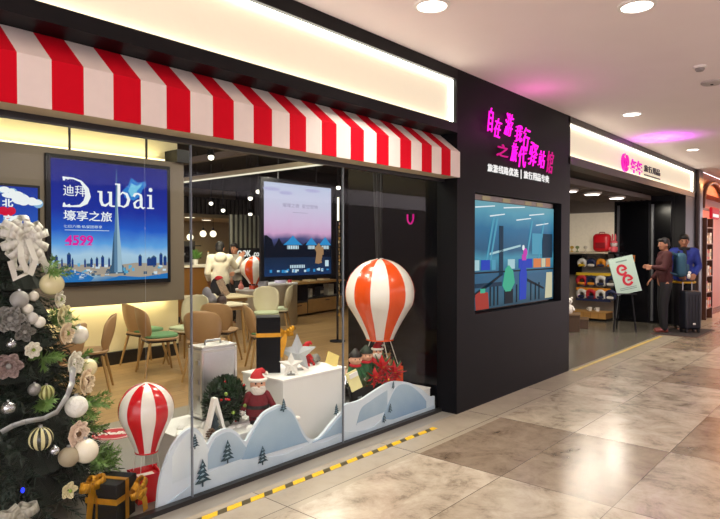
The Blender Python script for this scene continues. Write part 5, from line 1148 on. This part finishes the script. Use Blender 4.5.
# ================================================================== PEOPLE
SKINP = mat('person_skin', '#9a6a50', .55, var=.05); HAIRM = mat('hair_black', '#0f0d0c', .6, var=.3, scale=60)
def remeshed(o, v, sm=3, fac=.5):
    return baked(o, [('REMESH', dict(mode='VOXEL', voxel_size=v, use_smooth_shade=True)), ('SMOOTH', dict(factor=fac, iterations=sm))])
def person(label, loc, rz, pose, top, bottom, shoes, k=1.0, sleeve_to=1.0, coat_len=.86, hood=False):
    """standing figure 1.74 m tall, facing -Y before it is turned"""
    t = thing('person', label, 'person', loc, rz); t.scale = (k, k, k)
    J = dict(neck=(0, .015, 1.47), head=(0, -.01, 1.615), hd=(0, 0, 0), chest=(0, 0, 1.30), waist=(0, .0, 1.08), pelvis=(0, .01, .93),
             shL=(.18, .01, 1.42), shR=(-.18, .01, 1.42), elL=(.23, .03, 1.14), elR=(-.23, .03, 1.14), wrL=(.24, -.05, .90), wrR=(-.24, -.05, .90),
             hipL=(.09, .01, .9), hipR=(-.09, .01, .9), knL=(.1, -.015, .5), knR=(-.1, -.015, .5), anL=(.1, .02, .08), anR=(-.1, .02, .08))
    J.update(pose); J = {a: Vector(b) for a, b in J.items()}
    hz = J['hd'].z; hx = J['hd'].x; HR = Matrix.Rotation(hz, 3, 'Z') @ Matrix.Rotation(hx, 3, 'X'); H = J['head']
    def hp(x, y, z): return H + HR @ Vector((x, y, z))
    b = MB()
    b.ell(H, (.076, .094, .112), rot=HR, seg=18, rings=12).ell(hp(0, -.025, -.06), (.056, .062, .058), rot=HR)
    b.hull(hp(0, -.088, .01), .011, hp(0, -.108, -.02), .014); [b.ell(hp(s * .077, .008, -.008), (.013, .022, .032), rot=HR) for s in (-1, 1)]
    b.hull(J['neck'] - Vector((0, 0, .06)), .058, hp(0, .02, -.06), .054)
    b.hull(J['shL'], .066, J['shR'], .066).hull(J['chest'] + Vector((.07, 0, 0)), .098, J['chest'] - Vector((.07, 0, 0)), .098)
    b.hull(J['neck'] - Vector((0, 0, .05)), .07, J['chest'], .11).hull(J['chest'], .125, J['waist'], .112).hull(J['waist'], .115, J['pelvis'], .125)
    for s in 'LR':
        b.hull(J['hip' + s], .088, J['kn' + s], .058).hull(J['kn' + s], .058, J['an' + s], .038); b.hull(J['pelvis'], .11, J['hip' + s], .09)
        b.hull(J['an' + s] + Vector((0, .015, -.04)), .036, J['an' + s] + Vector((0, -.14, -.052)), .028)
        b.hull(J['chest'] + (J['sh' + s] - J['chest']) * .4, .09, J['sh' + s], .06).hull(J['sh' + s], .054, J['el' + s], .04).hull(J['el' + s], .04, J['wr' + s], .028)
        d = (J['wr' + s] - J['el' + s]).normalized(); sd = d.cross(Vector((0, 1, 0)) if abs(d.y) < .8 else Vector((1, 0, 0))).normalized(); fw = sd.cross(d)
        W = J['wr' + s]
        for i, (o_, l) in enumerate(((-.03, .062), (-.01, .075), (.01, .07), (.03, .055))):
            p0 = W + d * .015 + sd * o_ * .6; p1 = W + d * .09 + sd * o_; b.hull(p0, .016, p1, .0125)
            p2 = p1 + d * l * .6 + fw * .010; p3 = p2 + d * l * .35 + fw * .022; b.hull(p1, .0105, p2, .0095).hull(p2, .0095, p3, .0085)
        q = W + d * .03 - sd * .03; q2 = q + d * .035 - sd * .022 + fw * .01; b.hull(q, .014, q2, .012).hull(q2, .011, q2 + d * .03 + fw * .008, .009)
    remeshed(b.build('body', SKINP, t, smooth=80), .009, 2)
    for s in (-1, 1): MB().ell(hp(s * .031, -.084, .015), (.011, .008, .007), 10, 6, HR).build('eye', BLK, t); MB().ell(hp(s * .032, -.088, .036), (.018, .008, .005), 10, 6, HR).build('eyebrow', HAIRM, t)
    MB().ell(hp(0, -.088, -.062), (.022, .008, .007), 10, 6, HR).build('mouth', mat('lips', '#8a4f43', .5), t)
    b = MB(); b.ell(hp(0, .018, .035), (.085, .094, .098), rot=HR, seg=18, rings=12).ell(hp(0, .05, -.02), (.076, .062, .08), rot=HR).ell(hp(0, -.055, .085), (.066, .045, .036), rot=HR)
    for s in (-1, 1): b.ell(hp(s * .066, .012, .03), (.022, .045, .045), rot=HR)
    remeshed(b.build('hair', HAIRM, t, smooth=80), .011, 2)
    b = MB(); zc = coat_len
    b.hull(J['shL'] + Vector((-.01, 0, 0)), .082, J['shR'] + Vector((.01, 0, 0)), .082).hull(J['chest'] + Vector((.07, 0, 0)), .122, J['chest'] - Vector((.07, 0, 0)), .122).hull(J['neck'] - Vector((0, 0, .04)), .082, J['chest'], .13).hull(J['chest'], .148, J['waist'], .138)
    lo = J['pelvis'].copy(); lo.z = zc + .1
    for s in (-1, 1): b.hull(J['waist'] + Vector((s * .04, 0, 0)), .132, lo + Vector((s * .055, 0, 0)), .125)
    for s in 'LR':
        b.hull(J['chest'] + (J['sh' + s] - J['chest']) * .5, .1, J['sh' + s], .078).hull(J['sh' + s], .074, J['el' + s], .062)
        b.hull(J['el' + s], .061, J['el' + s] + (J['wr' + s] - J['el' + s]) * sleeve_to * .93, .046)
    b.tube([J['neck'] + Vector((.075 * math.cos(2 * PI * i / 16), .07 * math.sin(2 * PI * i / 16), .0)) for i in range(16)], .026, 8, closed=True)
    if hood: b.ell(J['neck'] + Vector((0, .1, -.03)), (.12, .07, .1))
    remeshed(b.build('jacket', top, t, smooth=80), .015, 3)
    b = MB()
    for s in 'LR': b.hull(J['pelvis'] + (J['hip' + s] - J['pelvis']) * .5 + Vector((0, 0, .05)), .122, J['hip' + s] - Vector((0, 0, .06)), .1).hull(J['hip' + s] - Vector((0, 0, .05)), .1, J['kn' + s], .078).hull(J['kn' + s], .078, J['an' + s] + Vector((0, 0, .0)), .058)
    remeshed(b.build('trousers', bottom, t, smooth=80), .015, 3)
    for s in 'LR':
        a = J['an' + s]; b = MB().hull(a + Vector((0, .03, -.035)), .044, a + Vector((0, -.13, -.047)), .036).hull(a + Vector((0, .01, .01)), .045, a + Vector((0, -.03, -.03)), .042); o = remeshed(b.build('shoe', shoes, t, smooth=80), .01, 2)
        for v in o.data.vertices: v.co.z = max(v.co.z, .001)
    return t
NAVY = mat('cloth_black', '#101116', .8, var=.2); SHOEB = mat('shoe_brown', '#6a2c20', .55); SHOED = mat('shoe_dark', '#141416', .5)
LOOK = R(-41)
# man with the teal backpack, turned towards the shop
person('person in a maroon jacket wearing a teal backpack at the second shop entrance', (11.98, 3.04, 0), R(-150), dict(hd=(.1, 0, .3), elL=(.24, -.06, 1.18), wrL=(.17, -.24, 1.20), elR=(-.25, .03, 1.15), wrR=(-.23, -.14, .98), knL=(.1, -.03, .5), anL=(.11, -.02, .08)), mat('jacket_maroon', '#37090d', .85, var=.2), NAVY, SHOEB, 1.0)
def backpack(label, loc, rz, m):
    t = thing('backpack', label, 'backpack', loc, rz)
    b = MB().box((0, 0, 0), (.30, .17, .44), bevel=.07, seg=4); b.build('main_compartment', m, t, smooth=60)
    MB().box((0, .10, -.08), (.22, .07, .2), bevel=.03, seg=3).build('front_pocket', mat('backpack_dark', '#20455a', .7), t, smooth=60)
    for s in (-1, 1): MB().tube([(s * .09, -.08, .18), (s * .12, -.16, .23), (s * .14, -.30, .17), (s * .14, -.33, .02), (s * .13, -.24, -.12), (s * .12, -.09, -.18)], .018, 8).build('shoulder_strap', mat('backpack_dark', '#20455a', .7), t, smooth=60)
    MB().tube([(-.04, -.02, .215), (-.03, -.02, .25), (.03, -.02, .25), (.04, -.02, .215)], .009, 6).build('carry_handle', DARK, t)
    MB().b2(-.03, .03, .133, .139, -.06, -.02).build('white_badge', WHITE, t)
    b = MB(); b.ell((.1, .12, -.2), (.035, .03, .05)).ell((.1, .13, -.14), .03); b.build('plush_charm', WHITE, t, smooth=80)
bp = Vector((11.98, 3.04, 0)) + Matrix.Rotation(R(-150), 3, 'Z') @ Vector((0, .265, 1.24))
backpack('teal backpack on the back of the person in the maroon jacket', tuple(bp), R(-150), mat('backpack_teal', '#234d62', .7, var=.1))
person('person in a bright blue jacket holding a dark suitcase by the brown column', (12.62, 2.86, 0), R(-70), dict(hd=(.25, 0, -.1), elL=(.24, .0, 1.15), wrL=(.15, -.2, 1.02), elR=(-.24, .0, 1.15), wrR=(-.10, -.22, 1.02)), mat('jacket_blue', '#10277c', .7, var=.12), NAVY, SHOED, 1.04, coat_len=.84)
pb2 = SC.objects['person.001']; MB().tube([(.185 * math.cos(2 * PI * i / 24), .0 + .155 * math.sin(2 * PI * i / 24), .87) for i in range(24)], .02, 8, closed=True).build('yellow_hem', mat('band_yellow', '#d8a818', .5), pb2, smooth=60)
t = thing('face_scarf', 'dark neck scarf of the person in the bright blue jacket', 'scarf', (12.62, 2.86, 1.50), R(-70)); MB().tube([(.085 * math.cos(2 * PI * i / 18), .01 + .085 * math.sin(2 * PI * i / 18), .035) for i in range(18)], .03, 10, closed=True).build('scarf', mat('scarf_dark', '#15161a', .9), t, smooth=80); MB().hull((0, -.1, .02), .03, (.01, -.15, -.16), .03).build('scarf_end', mat('scarf_dark', '#15161a', .9), t, smooth=80)
t = thing('rolling_suitcase', 'dark blue upright suitcase in front of the person in the blue jacket', 'suitcase', (12.22, 2.66, 0), R(-42))
MB().box((0, 0, .42), (.32, .22, .70), bevel=.045, seg=4).build('shell', mat('suitcase_navy', '#0f1420', .5, var=.15), t, smooth=60)
MB().b2(-.13, .13, .06, .1, .93, .955, bevel=.008).build('grip', DARK, t)
for x in (-.09, .09): MB().cyl((x, .08, .75), (x, .08, .92), .009, seg=8).build('handle_bar', STEEL, t)
for x in (-.09, -.03, .03, .09): MB().b2(x - .006, x + .006, -.116, -.108, .15, .7).build('shell_rib', mat('suitcase_rib', '#0a0d14', .5), t)
MB().b2(-.02, .03, -.118, -.11, .16, .19).build('white_badge', WHITE, t)
for x in (-.12, .12):
    for y in (-.07, .07): MB().cyl((x - .012, y, .03), (x + .012, y, .03), .03, seg=14).build('wheel', DARK, t); MB().b2(x - .02, x + .02, y - .02, y + .02, .05, .09).build('caster', DARK, t)
t = thing('door_mat', 'dark sheet for the shadow under the two people at the second shop entrance', 'mat', (11.6, 2.42, 0)); MB().b2(0, 1.3, 0, .7, .0005, .012, bevel=.004).build('mat', mat('shadow_sheet_dark', '#2a2320', .9, bump=.4), t); MB().b2(-.04, 1.34, -.04, .74, .0004, .006).build('border', mat('shadow_sheet_border', '#4d332a', .7), t)  # dark sheet laid where only the people's shadow falls
# two people deep in the shop
person('person in a loose white jacket seen from behind deep in the shop', (6.62, 9.2, 0), R(150), dict(hd=(.1, 0, -.3), elR=(-.3, -.12, 1.25), wrR=(-.42, -.26, 1.42), elL=(.24, .0, 1.14), wrL=(.2, -.16, 1.0)), mat('jacket_white', '#d3cdba', .8, var=.12), NAVY, SHOED, .96, hood=True)
person('person in a grey shirt and dark trousers deep in the shop by the slats', (7.7, 10.2, 0), R(-75), dict(hd=(.1, 0, .2), elL=(.24, -.03, 1.15), wrL=(.18, -.22, 1.1)), mat('shirt_grey', '#8a8477', .8, var=.12), NAVY, SHOED, .95)

# ================================================================== SECOND SHOP
ORG = mat('merch_orange', '#d98a1e', .6, var=.2); MW = mat('merch_white', '#d9d6cf', .6); MN = mat('merch_navy', '#1a2448', .6); MY = mat('merch_yellow', '#d9b32a', .6); MRD = mat('merch_red', '#b8232e', .6)
t = thing('wall_shelf', 'upper pale wall shelf in the second shop carrying a red bag', 'shelf', (13.28, 4.38, 1.43)); MB().b2(-.34, 0, 0, 1.1, 0, .035).build('board', mat('shelf_pale', '#c9bda3', .5), t)
for y in (.1, .55, 1.0): MB().prism([(0, 0), (-.28, 0), (0, -.12)], y, y + .015, 'XZ').build('bracket', STEEL, t)
t = thing('merchandise_rail', 'top hook rail on the second shop wall', 'rail', (13.28, 4.38, 1.29)); MB().b2(-.05, 0, 0, .8, -.012, .012).build('bar', STEEL, t)
def rails():
    rows = (('top', 1.215, .105, 4, ((MW, MY), (MN, MW), (ORG, MN), (MW, ORG))), ('middle', .83, .15, 4, ((MRD, ORG), (MN, ORG), (MW, MN), (MN, MW))), ('bottom', .54, .14, 4, ((MW, MN), (MRD, MN), (MW, MN), (MN, MW))))
    ORD = ('leftmost', 'second from the left', 'third from the left', 'rightmost')
    for rn, z, r, n, cs in rows:
        for k in range(n):
            y = 4.98 - k * .205; m0, m1 = cs[k]
            t = thing('neck_pillow', '%s travel pillow on the %s row of the second shop shelves' % (ORD[k], rn), 'travel pillow', (13.10, y, z), 0, 'travel pillows in the second shop')
            pts = [(-.0, r * .62 * math.cos(a), r * .62 * math.sin(a)) for a in [R(-60 + 300 * i / 14) + PI / 2 * 0 for i in range(15)]]
            MB().tube(pts, [.035 + .014 * math.sin(PI * i / 14) for i in range(15)], 10).build('pillow', m0, t, smooth=80)
            MB().box((-.012, 0, -r * .35), (.06, .15, .055), bevel=.012).build('wrapper', m1, t, smooth=50)
            MB().cyl((.0, 0, r * .6), (.0, 0, r * .6 + .06), .006, seg=6).build('hanging_loop', BLK, t)
            MB().cyl((.17, 0, r * .6 + .055), (-.02, 0, r * .6 + .055), .006, seg=6).build('peg', STEEL, t)
rails()
for z, m, lab in ((.985, MY, 'long yellow price strip above the middle row of pillows'), (.66, ORG, 'long yellow-orange price strip above the bottom row of pillows'), (.43, MN, 'long navy price strip under the bottom row of pillows')):
    t = thing('price_strip', lab, 'price strip', (13.28, 4.36, z)); MB().b2(-.2, 0, 0, .74, -.012, .012).build('shelf_lip', STEEL, t); MB().b2(-.206, -.2, 0, .74, -.03, .03).build('strip', m, t)
t = thing('base_cabinet', 'light wood base shelf along the foot of the second shop wall', 'shelf', (13.28, 4.38, 0)); MB().b2(-.42, 0, 0, 1.1, .05, .17).build('front', plank_material('base_wood', '#b98b4c', '#a67a3e', 1.0, .5), t); MB().b2(-.43, 0, -.01, 1.11, .17, .19).build('top', WOODLIGHT, t); MB().b2(-.38, 0, 0, 1.1, 0, .05).build('kick_plate', BLACK, t)
for i, y in enumerate((4.62, 4.78)):
    t = thing('white_mug', ('right' if i == 0 else 'left') + ' one of two small white cups on the wooden base shelf', 'cup', (13.05, y, .19)); MB().lathe([(.035, 0), (.045, .08), (.04, .08), (.032, .01)], 14).build('cup', WHITE, t, smooth=40); MB().tube([(0, .042, .065), (0, .07, .055), (0, .068, .03), (0, .04, .02)], .007, 6).build('handle', WHITE, t, smooth=60)
t = thing('travel_bag', 'bright red hard-shell bag on the upper shelf of the second shop', 'bag', (13.10, 4.555, 1.465)); MB().box((0, 0, .2), (.22, .36, .39), bevel=.09, seg=4).build('shell', mat('bag_bright_red', '#d01624', .35, coat=.3), t, smooth=60)
MB().tube([(0, -.06, .385), (0, -.05, .42), (0, .05, .42), (0, .06, .385)], .01, 6).build('handle', mat('bag_deep_red', '#8d0f1a', .5), t)
MB().b2(-.114, -.108, -.1, .1, .08, .2).build('pocket', mat('bag_deep_red', '#8d0f1a', .5), t)
t = thing('bunny_doll', 'pink-hatted white bunny doll sitting beside the red bag above the easel board', 'doll', (13.08, 4.30, 1.465)); PK = mat('doll_pink', '#e0606a', .7)
MB().lathe([(.06, 0), (.08, .04), (.065, .1), (.04, .12)], 14).build('body', PK, t, smooth=60); MB().ell((0, 0, .17), (.07, .075, .068)).build('head', MW, t, smooth=80); MB().lathe([(.076, .19), (.07, .22), (.03, .25)], 14).build('cap', PK, t, smooth=60)
for s in (-1, 1): MB().ell((0, s * .03, .31), (.014, .02, .075)).build('ear', PK, t, smooth=80); MB().ell((-.067, s * .025, .175), .009, 8, 6).build('eye', BLK, t); MB().hull((-.02, s * .065, .09), .022, (-.06, s * .075, .05), .018).build('arm', PK, t, smooth=60)
t = thing('wall_shelf', 'short black shelf end stub carrying the bunny doll', 'shelf', (13.28, 4.16, 1.43)); MB().b2(-.32, 0, 0, .215, 0, .03).build('board', BLACK, t); MB().prism([(0, 0), (-.25, 0), (0, -.1)], .1, .115, 'XZ').build('bracket', STEEL, t)
for i, (y, c, lab) in enumerate(((5.2, '#c9a23a', 'small gilded ornament left on the upper shelf of the second shop'), (5.08, '#7f8f5a', 'small green ornament on the upper shelf left of the red bag'), (4.9, '#d0c7b4', 'small pale ornament on the upper shelf nearest the red bag'))):
    t = thing('shelf_ornament', lab, 'ornament', (13.08, y, 1.465)); m = mat('ornament_%d' % i, c, .5); MB().lathe([(.035, 0), (.03, .02), (.01, .03), (.012, .07)], 12).build('stand', m, t, smooth=40); MB().ell((0, 0, .1), (.02, .045, .035)).build('figure', m, t, smooth=80)
t = thing('wall_monitor', 'black monitor on the second shop wall left of the pillow rows', 'monitor', (13.2, 5.02, .96)); MB().b2(-.02, .02, 0, .5, 0, .44, bevel=.008).build('casing', BLACK, t); MB().b2(-.024, -.02, .02, .48, .02, .42).build('screen', BLACKGLOSS, t); MB().b2(.02, .08, .2, .3, .15, .3).build('wall_bracket', STEEL, t)
# easel board
t = thing('easel_sign', 'pale mint sign board with two red ring emblems on a black easel', 'sign board', (11.55, 3.6, 0), R(-55))
TL = Matrix.Translation((0, 0, 1.05)) @ Matrix.Rotation(R(-13), 4, 'Y') @ Matrix.Rotation(R(-6), 4, 'X')
def tilted(b, name, m): 
    for v in b.bm.verts: v.co = TL @ v.co
    return b.build(name, m, t)
tilted(MB().b2(-.22, .22, -.012, .012, -.34, .34), 'board', mat('board_mint', '#a9c2b6', .6, var=.03))
EM2 = mat('emblem_crimson', '#b3122c', .6)
b = MB()
for cx, cz in ((-.03, .1), (.03, -.1)):
    b.stroke([(cx + .075 * math.cos(2 * PI * i / 24), cz + .085 * math.sin(2 * PI * i / 24)) for i in range(23)], .045, -.015, -.012); b.b2(cx - .01, cx + .07, -.015, -.012, cz - .015, cz + .015)
tilted(b, 'ring_emblem', EM2)
b = MB(); [b.b2(-.15, .15, -.014, -.012, z, z + .012) for z in (-.24, -.27)]; b.b2(-.1, .1, -.014, -.012, .25, .275); tilted(b, 'small_text_line', mat('board_text_grey', '#6f8a80', .6))
MB().cyl((-.2, -.03, 0), (-.05, .04, 1.42), .016, seg=8).build('leg', BLACK, t); MB().cyl((.2, -.03, 0), (.06, .04, 1.42), .016, seg=8).build('leg', BLACK, t); MB().cyl((0, .45, 0), (0, .05, 1.42), .016, seg=8).build('leg', BLACK, t); MB().b2(-.2, .2, -.05, .02, .69, .715).build('ledge', BLACK, t)
# boxes on the floor
t = thing('floor_stool', 'brown wooden display box at the left edge of the second shop entrance', 'display box', (11.05, 4.45, 0), R(20)); MB().b2(-.22, .22, -.2, .2, 0, .3, bevel=.008).build('box', mat('box_brown', '#54402e', .5), t); MB().b2(-.23, .23, -.21, .21, .3, .33).build('lid', mat('box_lid', '#6b543c', .5), t)
t = thing('floor_stool', 'low brown wooden box in front of the taller display box', 'display box', (11.6, 4.45, 0), R(20)); MB().b2(-.18, .18, -.16, .16, 0, .17, bevel=.008).build('box', mat('box_brown', '#54402e', .5), t); MB().b2(-.19, .19, -.17, .17, .17, .19).build('lid', mat('box_lid', '#6b543c', .5), t)
t = thing('plush_toy', 'white plush toy sitting on the taller brown display box', 'plush toy', (11.05, 4.45, .33), R(-60)); MB().lathe([(.07, 0), (.085, .05), (.06, .14), (.04, .17)], 14).build('body', MW, t, smooth=60); MB().ell((0, 0, .22), (.07, .065, .065)).build('head', MW, t, smooth=80)
for s in (-1, 1): MB().ell((s * .055, 0, .28), .025).build('ear', MW, t, smooth=80); MB().ell((s * .025, -.06, .23), .009, 8, 6).build('eye', BLK, t); MB().hull((s * .06, -.02, .12), .025, (s * .09, -.05, .06), .02).build('arm', MW, t, smooth=60)
# door leaves and notice
MT = mat('door_metal', '#7d8084', .35, metal=.7)
for i, (y0, y1) in enumerate(((3.24, 3.62), (3.66, 4.3))):
    o = struct(MB().b2(13.24, 13.28, y0, y1, .02, 2.5, bevel=.004).build('door_%d' % (i + 1), BLACKGLOSS))
    MB().b2(13.20, 13.24, y1 - .06, y1 - .02, .05, 2.45).build('pull_bar', MT, o)
t = thing('door_notice', 'small orange notice stuck on the black door of the second shop', 'notice', (13.235, 3.98, 1.33)); MB().b2(-.004, 0, -.06, .06, -.07, .07).build('sheet', mat('notice_orange', '#c4702a', .5), t); MB().b2(-.006, -.004, -.04, .04, -.02, .03).build('printed_text', DARK, t)
# ceiling slats and lamps of the second shop
t = thing('ceiling_baffle', 'brown slatted baffle under the second shop ceiling', 'ceiling baffle', (8.2, 3.5, 2.5))
for i in range(12): MB().b2(0, 4.6, i * .1, i * .1 + .04, 0, .09).build('slat', mat('baffle_brown', '#5c5148', .6), t)
for x in (.4, 4.0): MB().b2(x, x + .04, 0, 1.14, .09, .12).build('carrier', DARK, t)
for x, y, lab, p in ((9.61, 3.88, 'round lamp nearest the pillar under the second shop ceiling', 22), (10.38, 3.78, 'middle one of the round lamps under the second shop ceiling', 22), (11.48, 3.73, 'round lamp farthest from the pillar under the second shop ceiling', 30)):
    t = thing('ceiling_lamp', lab, 'ceiling light', (x, y, 2.5)); MB().lathe([(.15, 0), (.15, -.03), (.13, -.035)], 20).build('ring', RIM, t, smooth=40); MB().lathe([(.12, -.036), (.12, -.04)], 20).build('lens', LENS, t); lamp('store_lamp', 'AREA', (0, 0, -.05), p, (1, .9, .74), .24, parent=t)

# ================================================================== THIRD SHOP, ORANGE LIT
struct(MB().b2(14.15, 14.5, 2.93, 3.3, 0, 3.2).build('wall_column', mat('column_brown', '#4b3b35', .4, var=.2, scale=3)))
struct(MB().b2(14.2, 14.45, 2.92, 2.93, .1, 2.9).build('trim_6', mat('column_glass', '#3a343c', .3)))
struct(MB().b2(14.5, 34, 3.3, 3.4, 0, 3.2).build('wall_orange', mat('orange_wall', '#cf6a2c', .5, var=.08)))
struct(MB().b2(14.5, 34, 3.0, 3.3, 2.75, 3.2).build('wall_orange_fascia', mat('orange_fascia', '#b5653d', .5)))
t = thing('arched_sign', 'brown arched sign band above the orange shopfront at the photo edge', 'shop sign', (0, 0, 0)); MB().tube([(15.7 + 1.1 * math.cos(a), 2.95, 2.42 + .62 * math.sin(a)) for a in [PI * i / 16 for i in range(17)]], .045, 8).build('arch', mat('arch_brown', '#6b3a24', .5), t, smooth=60); MB().b2(14.55, 17.0, 2.96, 2.99, 2.38, 2.43).build('crossbar', mat('arch_brown', '#6b3a24', .5), t)
t = thing('round_sign', 'red lit sign with a white mark at the right edge of the photo', 'shop sign', (15.55, 2.90, 2.34)); MB().b2(-.28, .5, 0, .06, -.13, .13, bevel=.03).build('panel', glow('sign_red', '#d01a28', .9), t); MB().b2(-.2, .4, -.006, 0, -.09, -.02).build('white_mark', glow('sign_white_mark', '#fff0e8', 1.0), t)
t = thing('display_rack', 'tall rack of boxed goods in the orange lit shop beside the brown column', 'display rack', (14.56, 2.86, 0)); MB().b2(0, .04, 0, .28, 0, 2.2).build('upright', mat('rack_brown', '#5a3420', .5), t); MB().b2(.60, .64, 0, .28, 0, 2.2).build('upright', mat('rack_brown', '#5a3420', .5), t)
rs = random.Random(14)
ZS = (.25, .6, .95, 1.3, 1.65)
for z in ZS + (2.0,): MB().b2(.04, .60, 0, .28, z - .02, z).build('shelf', mat('rack_shelf', '#8a5a36', .5), t)
for i, z in enumerate(ZS):
    for k in range(3):
        c = ['#e9e1d2', '#d9762a', '#c93a2a', '#f0d9a8', '#b98f5a'][(i * 2 + k) % 5]; h = .16 + .08 * rs.random()
        cn = {'#e9e1d2': 'white', '#d9762a': 'orange', '#c93a2a': 'red', '#f0d9a8': 'cream', '#b98f5a': 'tan'}[c]
        q = thing('goods_carton', '%s carton, %s on the %s shelf of the rack in the orange shop' % (cn, ('left', 'middle', 'right')[k], ('lowest', 'second lowest', 'middle', 'second highest', 'highest')[i]), 'box', (14.70 + k * .178, 2.94, z + .001), 0, 'cartons on the orange shop rack')
        MB().b2(-.07, .07, -.06, .1, 0, h).build('carton', mat('goods_' + cn, c, .5), q); MB().b2(-.05, .05, -.063, -.06, h * .3, h * .7).build('label_patch', mat('label_patch', '#b9b09c', .6), q)
lamp('orange_shop_lamp', 'AREA', (16.4, 2.4, 3.1), 70, (1, .45, .16), 2.2, size_y=.5)
